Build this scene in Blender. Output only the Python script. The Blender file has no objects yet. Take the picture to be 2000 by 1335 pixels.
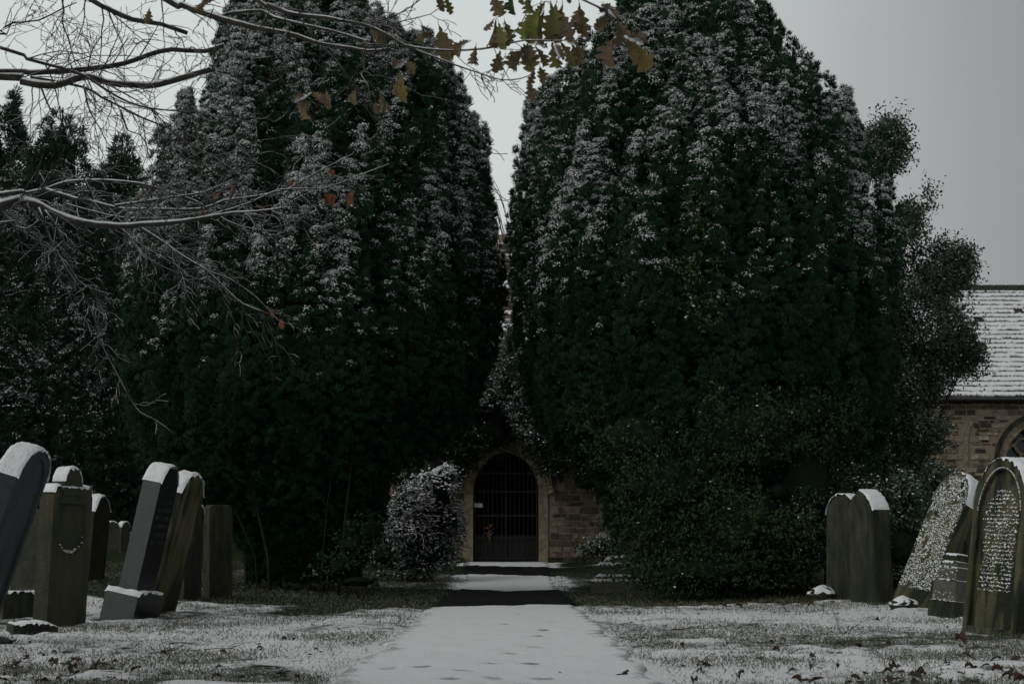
import bpy, bmesh, math, random
import numpy as np
from mathutils import Vector, Matrix

random.seed(11)
rng = np.random.default_rng(11)
C = bpy.context.scene.collection
scene = bpy.context.scene

# ------------------------------------------------------------------ camera
FPX, CAMZ, HORIZ = 2778.0, 0.75, 1069.0
PITCH = math.atan((HORIZ - 667.5) / FPX)
cam_d = bpy.data.cameras.new('camera')
cam = bpy.data.objects.new('camera', cam_d)
C.objects.link(cam)
cam.location = (0, 0, CAMZ)
cam.rotation_euler = (math.pi / 2 + PITCH, 0, 0)
cam_d.sensor_width = 36
cam_d.lens = 36 * FPX / 2000
cam_d.clip_start, cam_d.clip_end = 0.05, 3000
cam_d.dof.use_dof = True
cam_d.dof.focus_distance = 19
cam_d.dof.aperture_fstop = 14
scene.camera = cam

# ------------------------------------------------------------------ overcast sky
SUN_EL, SUN_AZ = math.radians(42), math.radians(-118)      # azimuth from +Y towards +X: light comes from the left, a little behind the camera
world = bpy.data.worlds.new('World')
scene.world = world
world.use_nodes = True
nt = world.node_tree
bg = nt.nodes['Background']
sky = nt.nodes.new('ShaderNodeTexSky')
sky.sky_type = 'NISHITA'
sky.sun_disc = False
sky.sun_elevation = SUN_EL
sky.sun_rotation = SUN_AZ
hs = nt.nodes.new('ShaderNodeHueSaturation')
hs.inputs['Saturation'].default_value = 0.12
hs.inputs['Value'].default_value = 0.6
nt.links.new(sky.outputs[0], hs.inputs['Color'])
tc = nt.nodes.new('ShaderNodeTexCoord')
sep = nt.nodes.new('ShaderNodeSeparateXYZ')
nt.links.new(tc.outputs['Generated'], sep.inputs[0])
mr = nt.nodes.new('ShaderNodeMapRange')                     # the cloud deck is thicker and darker to the right
mr.interpolation_type = 'SMOOTHSTEP'
mr.inputs[1].default_value = 0.0
mr.inputs[2].default_value = 0.42
nt.links.new(sep.outputs[0], mr.inputs[0])
mixc = nt.nodes.new('ShaderNodeMix')
mixc.data_type = 'RGBA'
mixc.inputs[6].default_value = (5.1, 5.42, 5.36, 1)
mixc.inputs[7].default_value = (2.05, 2.05, 2.14, 1)
nt.links.new(mr.outputs[0], mixc.inputs[0])
cn = nt.nodes.new('ShaderNodeTexNoise')
cn.inputs['Scale'].default_value = 2.2
cn.inputs['Detail'].default_value = 4
nt.links.new(tc.outputs['Generated'], cn.inputs['Vector'])
cmr = nt.nodes.new('ShaderNodeMapRange')
cmr.inputs[3].default_value = 0.9
cmr.inputs[4].default_value = 1.1
nt.links.new(cn.outputs[0], cmr.inputs[0])
cmul = nt.nodes.new('ShaderNodeMix')
cmul.data_type = 'RGBA'
cmul.blend_type = 'MULTIPLY'
cmul.inputs[0].default_value = 1
nt.links.new(mixc.outputs[2], cmul.inputs[6])
nt.links.new(cmr.outputs[0], cmul.inputs[7])
fin = nt.nodes.new('ShaderNodeMix')
fin.data_type = 'RGBA'
fin.inputs[0].default_value = 0.94
nt.links.new(hs.outputs[0], fin.inputs[6])
zmr = nt.nodes.new('ShaderNodeMapRange')                    # dimming added to the unseen upper sky so the snow gets less light
zmr.interpolation_type = 'SMOOTHSTEP'
zmr.inputs[1].default_value, zmr.inputs[2].default_value = 0.38, 0.8
zmr.inputs[3].default_value, zmr.inputs[4].default_value = 1.0, 0.5
nt.links.new(sep.outputs[2], zmr.inputs[0])
zmul = nt.nodes.new('ShaderNodeMix')
zmul.data_type = 'RGBA'
zmul.blend_type = 'MULTIPLY'
zmul.inputs[0].default_value = 1
nt.links.new(cmul.outputs[2], zmul.inputs[6])
nt.links.new(zmr.outputs[0], zmul.inputs[7])
nt.links.new(zmul.outputs[2], fin.inputs[7])
nt.links.new(fin.outputs[2], bg.inputs[0])
bg.inputs[1].default_value = 0.1

sun_d = bpy.data.lights.new('sun', 'SUN')
sun_d.energy = 0.5
sun_d.angle = math.radians(30)
sun_d.color = (1.0, 0.97, 0.93)
sun = bpy.data.objects.new('sun', sun_d)
C.objects.link(sun)
sdir = Vector((math.cos(SUN_EL) * math.sin(SUN_AZ), math.cos(SUN_EL) * math.cos(SUN_AZ), math.sin(SUN_EL)))
sun.rotation_euler = sdir.to_track_quat('Z', 'Y').to_euler()
sun.location = (-20, -10, 30)

scene.view_settings.view_transform = 'Standard'
scene.view_settings.look = 'None'
scene.view_settings.exposure = 0.33
scene.view_settings.gamma = 1
scene.render.engine = 'CYCLES'
scene.cycles.use_denoising = True
scene.cycles.max_bounces = 5
scene.cycles.diffuse_bounces = 2
scene.cycles.glossy_bounces = 2
scene.cycles.transmission_bounces = 2
scene.cycles.use_adaptive_sampling = True
scene.cycles.adaptive_threshold = 0.02

# ------------------------------------------------------------------ placing: photo pixel + distance -> point
SP, CP = math.sin(PITCH), math.cos(PITCH)
def P(px, py, d):
    a, b = (px - 1000) / FPX, (667.5 - py) / FPX
    v = Vector((a, CP - b * SP, SP + b * CP))
    return Vector((0, 0, CAMZ)) + v * (d / v.y)

def sst(a, b, x):
    t = np.clip((np.asarray(x, float) - a) / (b - a), 0, 1)
    return t * t * (3 - 2 * t)

def gz(x, y):
    x, y = np.asarray(x, float), np.asarray(y, float)
    z = 0.38 * sst(27.5, 37, y) + 0.012 * np.clip(y - 37, 0, 40)
    lift = sst(12, 24, y)
    z = z + 0.27 * lift * sst(1.6, 6.5, -x) + 0.2 * lift * sst(1.4, 6.0, x)
    return z
def G(x, y):
    return Vector((x, y, float(gz(x, y))))

# value noise on a lattice, for shapes and coverage
_L = rng.random((64, 64, 64))
def vnoise(p, s=1.0):
    q = np.asarray(p, float) * s + 100.0
    i = np.floor(q).astype(int)
    f = q - i
    f = f * f * (3 - 2 * f)
    r = 0
    for dx in (0, 1):
        for dy in (0, 1):
            for dz in (0, 1):
                w = (f[:, 0] if dx else 1 - f[:, 0]) * (f[:, 1] if dy else 1 - f[:, 1]) * (f[:, 2] if dz else 1 - f[:, 2])
                r = r + w * _L[(i[:, 0] + dx) % 64, (i[:, 1] + dy) % 64, (i[:, 2] + dz) % 64]
    return r
def fbm(p, s=1.0, o=3):
    r, a, t = 0, 1.0, 0
    for k in range(o):
        r = r + a * vnoise(np.asarray(p) + 7.3 * k, s)
        t += a
        a *= 0.5
        s *= 2.1
    return r / t
def unit(v):
    return v / np.maximum(np.linalg.norm(v, axis=-1, keepdims=True), 1e-9)

# ------------------------------------------------------------------ materials
def mat(name, col, rough=0.85, col2=None, scale=8, bump=0.0, bscale=40, spec=0.3, stretch=(1, 1, 1), col3=None, scale3=2.0, lo3=0.5, hi3=0.65):
    m = bpy.data.materials.new(name)
    m.use_nodes = True
    n, l = m.node_tree.nodes, m.node_tree.links
    b = n['Principled BSDF']
    b.inputs['Roughness'].default_value = rough
    b.inputs['Specular IOR Level'].default_value = spec
    b.inputs['Base Color'].default_value = (*col, 1)
    t = n.new('ShaderNodeTexCoord')
    mp = n.new('ShaderNodeMapping')
    mp.inputs['Scale'].default_value = stretch
    l.new(t.outputs['Object'], mp.inputs[0])
    out = None
    if col2:
        ns = n.new('ShaderNodeTexNoise')
        ns.inputs['Scale'].default_value = scale
        ns.inputs['Detail'].default_value = 6
        ns.inputs['Roughness'].default_value = 0.65
        l.new(mp.outputs[0], ns.inputs['Vector'])
        r = n.new('ShaderNodeMapRange')
        r.inputs[1].default_value, r.inputs[2].default_value = 0.35, 0.65
        l.new(ns.outputs[0], r.inputs[0])
        mx = n.new('ShaderNodeMix')
        mx.data_type = 'RGBA'
        mx.inputs[6].default_value, mx.inputs[7].default_value = (*col, 1), (*col2, 1)
        l.new(r.outputs[0], mx.inputs[0])
        out = mx.outputs[2]
        if col3:
            n3 = n.new('ShaderNodeTexNoise')
            n3.inputs['Scale'].default_value = scale3
            n3.inputs['Detail'].default_value = 5
            l.new(mp.outputs[0], n3.inputs['Vector'])
            r3 = n.new('ShaderNodeMapRange')
            r3.inputs[1].default_value, r3.inputs[2].default_value = lo3, hi3
            l.new(n3.outputs[0], r3.inputs[0])
            m3 = n.new('ShaderNodeMix')
            m3.data_type = 'RGBA'
            l.new(r3.outputs[0], m3.inputs[0])
            l.new(out, m3.inputs[6])
            m3.inputs[7].default_value = (*col3, 1)
            out = m3.outputs[2]
        l.new(out, b.inputs['Base Color'])
    if bump:
        nb = n.new('ShaderNodeTexNoise')
        nb.inputs['Scale'].default_value = bscale
        nb.inputs['Detail'].default_value = 6
        l.new(t.outputs['Object'], nb.inputs['Vector'])
        bp = n.new('ShaderNodeBump')
        bp.inputs['Strength'].default_value = bump
        bp.inputs['Distance'].default_value = 0.02
        l.new(nb.outputs[0], bp.inputs['Height'])
        l.new(bp.outputs[0], b.inputs['Normal'])
    return m

def tint_mat(name, a, b_, rough=0.6, spec=0.3, bump=0.0):
    """colour runs from a to b_ with the random 'tint' stored on each leaf or stone"""
    m = bpy.data.materials.new(name)
    m.use_nodes = True
    n, l = m.node_tree.nodes, m.node_tree.links
    p = n['Principled BSDF']
    p.inputs['Roughness'].default_value = rough
    p.inputs['Specular IOR Level'].default_value = spec
    at = n.new('ShaderNodeAttribute')
    at.attribute_name = 'tint'
    rp = n.new('ShaderNodeValToRGB')
    cols = [a, b_] if not isinstance(a[0], (tuple, list)) else a
    while len(rp.color_ramp.elements) < len(cols):
        rp.color_ramp.elements.new(0.5)
    for i, c in enumerate(cols):
        rp.color_ramp.elements[i].position = i / (len(cols) - 1)
        rp.color_ramp.elements[i].color = (*c, 1)
    l.new(at.outputs['Fac'], rp.inputs[0])
    src = rp.outputs[0]
    if bump:
        t = n.new('ShaderNodeTexCoord')
        nb = n.new('ShaderNodeTexNoise')
        nb.inputs['Scale'].default_value = 9
        nb.inputs['Detail'].default_value = 8
        l.new(t.outputs['Object'], nb.inputs['Vector'])
        bp = n.new('ShaderNodeBump')
        bp.inputs['Strength'].default_value = bump
        bp.inputs['Distance'].default_value = 0.04
        l.new(nb.outputs[0], bp.inputs['Height'])
        l.new(bp.outputs[0], p.inputs['Normal'])
        mm = n.new('ShaderNodeMapRange')
        mm.inputs[1].default_value, mm.inputs[2].default_value = 0.3, 0.7
        mm.inputs[3].default_value, mm.inputs[4].default_value = 0.55, 1.3
        l.new(nb.outputs[0], mm.inputs[0])
        mu = n.new('ShaderNodeMix')
        mu.data_type = 'RGBA'
        mu.blend_type = 'MULTIPLY'
        mu.inputs[0].default_value = 1
        l.new(src, mu.inputs[6])
        l.new(mm.outputs[0], mu.inputs[7])
        src = mu.outputs[2]
    l.new(src, p.inputs['Base Color'])
    return m

def bark_mat(name, a, b_, snow_lo, snow_hi):
    """bark that carries fallen snow on whatever faces upwards"""
    m = mat(name, a, 0.9, b_, 30, 0.5, 60)
    n, l = m.node_tree.nodes, m.node_tree.links
    p = n['Principled BSDF']
    src = p.inputs['Base Color'].links[0].from_socket
    ge = n.new('ShaderNodeNewGeometry')
    sp_ = n.new('ShaderNodeSeparateXYZ')
    l.new(ge.outputs['Normal'], sp_.inputs[0])
    t = n.new('ShaderNodeTexCoord')
    ns = n.new('ShaderNodeTexNoise')
    ns.inputs['Scale'].default_value = 14
    l.new(t.outputs['Object'], ns.inputs['Vector'])
    ad = n.new('ShaderNodeMath')
    ad.operation = 'MULTIPLY_ADD'
    ad.inputs[1].default_value = 0.9
    l.new(ns.outputs[0], ad.inputs[0])
    l.new(sp_.outputs[2], ad.inputs[2])
    r = n.new('ShaderNodeMapRange')
    r.inputs[1].default_value, r.inputs[2].default_value = snow_lo + 0.45, snow_hi + 0.45
    l.new(ad.outputs[0], r.inputs[0])
    mx = n.new('ShaderNodeMix')
    mx.data_type = 'RGBA'
    l.new(r.outputs[0], mx.inputs[0])
    l.new(src, mx.inputs[6])
    mx.inputs[7].default_value = (0.72, 0.73, 0.74, 1)
    l.new(mx.outputs[2], p.inputs['Base Color'])
    return m

M = {}
M['snow'] = mat('snow', (0.78, 0.79, 0.80), 0.75, (0.86, 0.87, 0.88), 20, 0.6, 55, 0.2)
M['leaf_snow'] = tint_mat('snow_on_needles', (0.34, 0.36, 0.35), (0.88, 0.89, 0.89), 0.8, 0.2)  # grey end paints the shaded sides of the yew snow lumps
M['yew'] = tint_mat('yew_needles', (0.008, 0.025, 0.012), (0.026, 0.062, 0.031), 0.6, 0.22)
M['yew_dark'] = mat('yew_dark_core', (0.008, 0.013, 0.009), 1.0, (0.014, 0.02, 0.013), 5, spec=0.05)  # solid dark core added inside crowns to block light through
M['ivy'] = tint_mat('ivy_leaves', (0.008, 0.02, 0.012), (0.04, 0.066, 0.026), 0.62, 0.22)
M['holly'] = tint_mat('holly_leaves', (0.016, 0.034, 0.02), (0.06, 0.088, 0.055), 0.4, 0.4)
M['conifer'] = tint_mat('conifer_needles', (0.016, 0.034, 0.022), (0.048, 0.08, 0.052), 0.65, 0.2)
M['bark'] = mat('bark', (0.016, 0.014, 0.012), 0.95, (0.036, 0.032, 0.026), 14, 0.8, 30, stretch=(1, 1, 0.15))
M['oak_bark'] = bark_mat('oak_bark', (0.014, 0.013, 0.011), (0.045, 0.041, 0.033), 0.45, 0.85)
M['beech_bark'] = bark_mat('beech_bark', (0.019, 0.019, 0.017), (0.048, 0.047, 0.043), 0.25, 0.7)
M['far_twig'] = mat('far_twigs', (0.09, 0.075, 0.065), 0.95, (0.15, 0.125, 0.11), 4)
M['weeping'] = mat('weeping_twigs', (0.10, 0.075, 0.05), 0.9, (0.16, 0.12, 0.085), 4)
M['granite'] = mat('granite_lit_side', (0.062, 0.067, 0.066), 0.6, (0.105, 0.112, 0.11), 90, 0.15, 120)  # sides: same granite, coloured lighter as the lit faces
M['granite_polished_shaded'] = mat('polished_granite_shaded', (0.006, 0.0065, 0.007), 0.3, (0.011, 0.012, 0.012), 140, spec=0.2)  # front: same granite, polished, with its shade painted near-black
M['stone_moss'] = mat('mossy_sandstone', (0.045, 0.054, 0.022), 0.95, (0.125, 0.108, 0.066), 9, 1.0, 34, stretch=(1, 1, 0.22), col3=(0.018, 0.022, 0.013), scale3=7, lo3=0.44, hi3=0.58)
M['stone_dark'] = mat('blackened_sandstone', (0.016, 0.021, 0.014), 0.95, (0.06, 0.06, 0.04), 9, 0.9, 35, stretch=(1, 1, 0.25), col3=(0.015, 0.018, 0.016), scale3=3)
M['stone_slate'] = mat('dark_slate_stone', (0.014, 0.019, 0.02), 0.7, (0.034, 0.042, 0.044), 5, 0.3, 50, stretch=(1, 1, 0.4))
M['stone_brown'] = mat('brown_green_sandstone', (0.06, 0.058, 0.04), 0.95, (0.026, 0.034, 0.02), 8, 0.9, 40, stretch=(1, 1, 0.35), col3=(0.11, 0.075, 0.05), scale3=3, lo3=0.55, hi3=0.75)
M['stone_grey'] = mat('weathered_grey_stone', (0.115, 0.115, 0.095), 0.95, (0.06, 0.065, 0.05), 9, 0.6, 40)
M['mortar'] = mat('mortar', (0.33, 0.255, 0.185), 0.95, (0.22, 0.18, 0.135), 5, 0.5, 30)
M['rubble'] = tint_mat('rubble_wall_stone', [(0.04, 0.037, 0.032), (0.10, 0.085, 0.065), (0.23, 0.18, 0.13), (0.33, 0.265, 0.195), (0.42, 0.345, 0.265)], None, 0.95, 0.2, 0.7)
M['dressed'] = tint_mat('dressed_sandstone', [(0.22, 0.18, 0.12), (0.29, 0.24, 0.165), (0.35, 0.295, 0.21)], None, 0.92, 0.2, 0.5)
M['slate'] = tint_mat('roof_slate', [(0.05, 0.04, 0.036), (0.09, 0.07, 0.06), (0.12, 0.10, 0.085)], None, 0.9, 0.2, 0.4)
M['ridge'] = mat('mossy_ridge_tile', (0.025, 0.032, 0.02), 0.95, (0.05, 0.055, 0.035), 6, 0.5, 20)
M['iron'] = mat('black_iron', (0.012, 0.013, 0.013), 0.55, (0.02, 0.021, 0.02), 20)
M['door_wood'] = mat('dark_door_wood', (0.02, 0.024, 0.02), 0.7, (0.04, 0.045, 0.037), 6, 0.3, 30, stretch=(1, 1, 0.1))
M['glass'] = mat('dark_window_glass', (0.012, 0.016, 0.016), 0.15, (0.03, 0.035, 0.035), 6, spec=0.5)
M['lead'] = mat('gutter_lead', (0.03, 0.034, 0.036), 0.6, (0.06, 0.065, 0.07), 9)
M['paper'] = mat('white_notice', (0.72, 0.70, 0.68), 0.7, (0.62, 0.6, 0.58), 12)
M['flower'] = mat('flower_orange', (0.24, 0.10, 0.06), 0.8, (0.28, 0.17, 0.12), 60)
M['wrap'] = mat('bouquet_wrap', (0.14, 0.095, 0.05), 0.8, (0.10, 0.07, 0.035), 30)
M['berry'] = mat('dark_red_leaves', (0.07, 0.012, 0.014), 0.6, (0.04, 0.012, 0.014), 30)
M['asph'] = mat('x', (0.02, 0.02, 0.02))
LEAFC = {'brown': ((0.085, 0.068, 0.028), (0.14, 0.105, 0.05)), 'olive': ((0.095, 0.10, 0.028), (0.15, 0.13, 0.045)),
         'green': ((0.12, 0.16, 0.03), (0.22, 0.22, 0.055)), 'darkgreen': ((0.018, 0.045, 0.018), (0.05, 0.07, 0.025)),
         'tan': ((0.16, 0.115, 0.07), (0.10, 0.072, 0.042)), 'orange': ((0.22, 0.085, 0.038), (0.15, 0.055, 0.028)),
         'yellow': ((0.2, 0.14, 0.04), (0.11, 0.095, 0.035)), 'dead': ((0.022, 0.017, 0.012), (0.05, 0.034, 0.022)),
         'rust': ((0.085, 0.038, 0.022), (0.05, 0.026, 0.016))}
for k, (a, b_) in LEAFC.items():
    M['leaf_' + k] = mat('leaf_' + k, a, 0.7, b_, 25, 0.3, 60)
    if k not in ('dead', 'rust'):
        M['leaf_' + k].node_tree.nodes['Principled BSDF'].inputs['Subsurface Weight'].default_value = 0.0

# ------------------------------------------------------------------ mesh helpers
class MB:
    """collects vertices and faces (as arrays) and links them as ONE mesh object"""
    def __init__(s):
        s.v, s.f, s.m, s.t, s.n = [], [], [], [], 0
    def add(s, v, faces, mi=0, tint=None):
        v = np.asarray(v, np.float32).reshape(-1, 3)
        if isinstance(faces, np.ndarray):
            faces = [faces]
        for f in faces:
            f = np.asarray(f, np.int64)
            if f.ndim == 1:
                f = f[None]
            s.f.append(f + s.n)
            s.m.append(np.full(len(f), mi, np.int32))
        s.v.append(v)
        s.t.append(np.full(len(v), 0.5, np.float32) if tint is None else np.broadcast_to(np.asarray(tint, np.float32), (len(v),)))
        s.n += len(v)
    def box(s, x0, x1, y0, y1, z0, z1, mi=0, tint=None, M4=None):
        v = np.array([(x, y, z) for z in (z0, z1) for y in (y0, y1) for x in (x0, x1)], float)
        if M4 is not None:
            v = v @ np.array(M4.to_3x3()).T + np.array(M4.translation)
        s.add(v, np.array([(0, 2, 3, 1), (4, 5, 7, 6), (0, 1, 5, 4), (2, 6, 7, 3), (0, 4, 6, 2), (1, 3, 7, 5)]), mi, tint)
    def tube(s, pts, rad, sides=6, mi=0, tint=None, cap=True, flat=1.0):
        p = np.asarray([tuple(q) for q in pts], float)
        n = len(p)
        rad = np.broadcast_to(np.asarray(rad, float), (n,))
        tg = unit(np.gradient(p, axis=0)) if n > 1 else p
        ref = np.array((0.13, 0.21, 0.97)) if abs(tg[:, 2]).mean() < 0.8 else np.array((0.95, 0.3, 0.1))
        a = unit(np.cross(tg, ref))
        b = np.cross(a, tg)
        ang = np.linspace(0, 2 * math.pi, sides, endpoint=False)
        ring = p[:, None] + rad[:, None, None] * (np.cos(ang)[None, :, None] * a[:, None] + flat * np.sin(ang)[None, :, None] * b[:, None])
        i = np.arange(n - 1)[:, None] * sides
        k = np.arange(sides)[None]
        q = np.stack([i + k, i + (k + 1) % sides, i + sides + (k + 1) % sides, i + sides + k], -1).reshape(-1, 4)
        fs = [q]
        if cap:
            fs += [np.arange(sides)[::-1].copy()[None], (np.arange(sides) + (n - 1) * sides)[None]]
        s.add(ring.reshape(-1, 3), fs, mi, tint)
    def grid(s, V, mi=0, tint=None):
        a, b = V.shape[:2]
        i = (np.arange(a - 1)[:, None] * b + np.arange(b - 1)[None]).ravel()
        s.add(V.reshape(-1, 3), np.stack([i, i + 1, i + b + 1, i + b], -1), mi, tint)
    def build(s, name, mats, parent=None, smooth=True, loc=None):
        me = bpy.data.meshes.new(name)
        v = np.concatenate(s.v)
        if loc is not None:
            v = v - np.array(tuple(loc), np.float32)
        me.vertices.add(len(v))
        me.vertices.foreach_set('co', np.ascontiguousarray(v, np.float32).ravel())
        tot = np.concatenate([np.full(len(f), f.shape[1], np.int32) for f in s.f])
        lv = np.concatenate([f.ravel() for f in s.f]).astype(np.int32)
        st = np.concatenate([[0], np.cumsum(tot)[:-1]]).astype(np.int32)
        me.loops.add(len(lv))
        me.loops.foreach_set('vertex_index', lv)
        me.polygons.add(len(tot))
        me.polygons.foreach_set('loop_start', st)
        me.polygons.foreach_set('material_index', np.concatenate(s.m))
        me.polygons.foreach_set('use_smooth', np.full(len(tot), smooth))
        me.attributes.new('tint', 'FLOAT', 'POINT').data.foreach_set('value', np.concatenate(s.t).astype(np.float32))
        me.update(calc_edges=True)
        for m in (mats if isinstance(mats, (list, tuple)) else [mats]):
            me.materials.append(M[m])
        return link(name, me, parent, loc)

def link(name, me, parent=None, loc=None):
    o = bpy.data.objects.new(name, me)
    C.objects.link(o)
    if parent is not None:
        o.parent = parent
        if loc is not None:
            o.location = Vector(loc) - parent_origin(parent)
        else:
            o.location = -parent_origin(parent) if parent.get('_flat', True) else (0, 0, 0)
    elif loc is not None:
        o.location = loc
    return o
def parent_origin(p):
    v = Vector((0, 0, 0))
    while p is not None:
        v = v + p.location
        p = p.parent
    return v
def tag(o, label=None, cat=None, group=None, kind=None):
    for k, x in (('label', label), ('category', cat), ('group', group), ('kind', kind)):
        if x:
            o[k] = x
    return o
def thing(name, label, cat, loc, group=None):
    o = bpy.data.objects.new(name, None)
    C.objects.link(o)
    o.empty_display_size = 0.3
    o.location = loc
    return tag(o, label, cat, group)

def blades(mb, base, d, L, W, mi=0, tint=None, nrm=None):
    """kite-shaped leaves: base point, direction, length, width"""
    n = len(base)
    d = unit(d)
    r = nrm if nrm is not None else rng.normal(size=(n, 3))
    side = unit(np.cross(d, r))
    up = np.cross(side, d)
    L, W = np.broadcast_to(L, (n,))[:, None], np.broadcast_to(W, (n,))[:, None]
    mid = base + d * L * 0.5
    v = np.stack([base, mid + side * W * 0.5 + up * W * 0.15, base + d * L, mid - side * W * 0.5 + up * W * 0.15], 1)
    f = np.arange(n * 4).reshape(n, 4)
    t = rng.random(n) if tint is None else tint
    mb.add(v.reshape(-1, 3), f, mi, np.repeat(t, 4))

_hx = [(math.cos(a), math.sin(a)) for a in np.linspace(0, 2 * math.pi, 6, endpoint=False)]
_BV = np.array([(x, y, -0.25) for x, y in _hx] + [(0.75 * x, 0.75 * y, 0.55) for x, y in _hx] + [(0, 0, 0.85)])
_BF4 = np.array([(k, (k + 1) % 6, 6 + (k + 1) % 6, 6 + k) for k in range(6)])
_BF3 = np.array([(6 + k, 6 + (k + 1) % 6, 12) for k in range(6)])
def blobs(mb, c, r, squash=0.8, mi=0, tint=None, axis=None):
    """small uneven lumps of snow"""
    c = np.asarray(c, float).reshape(-1, 3)
    n = len(c)
    r = np.broadcast_to(np.asarray(r, float), (n,))
    jit = rng.uniform(0.7, 1.25, (n, 13, 1))
    v = _BV[None] * jit * r[:, None, None]
    v[:, :, 2] *= squash
    if axis is not None:
        z = unit(np.broadcast_to(np.asarray(axis, float), (n, 3)))
        x = unit(np.cross(z, np.array((0.3, 0.9, 0.2))))
        y = np.cross(z, x)
        v = v[:, :, :1] * x[:, None] + v[:, :, 1:2] * y[:, None] + v[:, :, 2:] * z[:, None]
    v = v + c[:, None]
    o = (np.arange(n) * 13)[:, None, None]
    mb.add(v.reshape(-1, 3), [(_BF4[None] + o).reshape(-1, 4), (_BF3[None] + o).reshape(-1, 3)], mi, tint if tint is None else np.repeat(tint, 13))

# ------------------------------------------------------------------ ground, path
YEWL, YEWR = (-3.45, 23.4), (3.3, 22.9)
def sheltered(x, y, seed=0.0):
    """1 where the tree crowns kept the snow off"""
    p = np.stack([x * 1.0, y * 0.6, np.full_like(x, seed)], -1)
    w = (fbm(p, 0.9, 3) - 0.5) * 0.6
    e1 = np.sqrt(((x - YEWL[0] + 0.2) / 4.1) ** 2 + ((y - YEWL[1] + 0.6) / 5.0) ** 2) + w * 0.35
    e2 = np.sqrt(((x - YEWR[0]) / 4.2) ** 2 + ((y - YEWR[1] + 0.3) / 4.3) ** 2) + w * 0.35
    a = np.maximum(1 - sst(0.82, 1.02, e1), 1 - sst(0.86, 1.02, e2))
    w2 = (fbm(np.stack([x * 3.0, y * 2.0, np.full_like(x, 5.0)], -1), 1.5, 3) - 0.5)
    st = 20.4 + 0.5 * x + w * 1.6 + w2 * 0.9 - 0.22 * x * x
    s1 = (1 - sst(1.45, 2.05, np.abs(y - st - 0.3))) * (1 - sst(2.0, 3.0, np.abs(x)))
    s2 = (1 - sst(1.0, 1.5, np.abs(y - 32.9 + w * 1.5 + w2 * 1.2 + 0.2 * x))) * (1 - sst(2.4, 4.0, np.abs(x)))
    far = np.maximum(sst(25, 30, y) * sst(4.5, 6.5, np.abs(x)) * 0.8, sst(22, 25, y) * sst(1.0, 1.4, np.abs(x)) * 0.38)
    return np.maximum.reduce([a, s1, s2, far])

def attr(me, name, val):
    me.attributes.new(name, 'FLOAT', 'POINT').data.foreach_set('value', np.asarray(val, np.float32).ravel())

xs = np.concatenate([[-400, -150, -60, -30, -20, -14], np.arange(-10, -5.2, 0.12), np.arange(-5.2, 5.2, 0.032), np.arange(5.2, 10, 0.12), [14, 20, 30, 60, 150, 400]])
ys = np.concatenate([[-60, -20, -5, 2], np.arange(4, 7, 0.3), np.arange(7, 14, 0.032), np.arange(14, 24, 0.06), np.arange(24, 44, 0.3), [50, 60, 80, 120, 200, 400, 900]])
X, Y = np.meshgrid(xs, ys)
Z = gz(X, Y)
pp = np.stack([X.ravel(), Y.ravel(), np.zeros(X.size)], -1)
shel = sheltered(X.ravel(), Y.ravel())
lump = (fbm(pp, 7.0, 3) - 0.5) * 0.05 + (fbm(pp, 1.3, 2) - 0.5) * 0.07
rough = np.maximum(sst(9.6, 8.2, Y.ravel()) * sst(2.0, 2.8, np.abs(X.ravel())), 0)
lump += rough * (fbm(pp, 9.0, 3) - 0.45) * 0.13
near = sst(60, 25, np.hypot(X, Y).ravel())
onpath = 1 - sst(0.9, 1.15, np.abs(X.ravel() + 0.085))
Zg = Z.ravel() + lump * near * (1 - onpath) * (1 - 0.5 * shel) - 0.012 * onpath
cover = 0.65 + (fbm(pp, 0.8, 3) - 0.5) * 1.0 + (fbm(pp, 5, 3) - 0.5) * 0.75 + rough * (fbm(pp, 9, 3) - 0.44) * 2.2
cover = cover * (1 - 1.0 * shel) - 0.45 * shel
g = MB()
g.grid(np.stack([X, Y, Zg.reshape(X.shape)], -1))
M['lawn'] = bpy.data.materials.new('snowy_lawn')
ground = g.build('ground', 'lawn')
tag(ground, kind='structure')
attr(ground.data, 'snow', cover)
litter = sst(3.2, 2.0, np.abs(X.ravel() - 4.6)) * sst(1.9, 0.7, np.abs(Y.ravel() - 17.9))
attr(ground.data, 'litter', np.maximum(litter, rough * 0.55))

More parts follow.
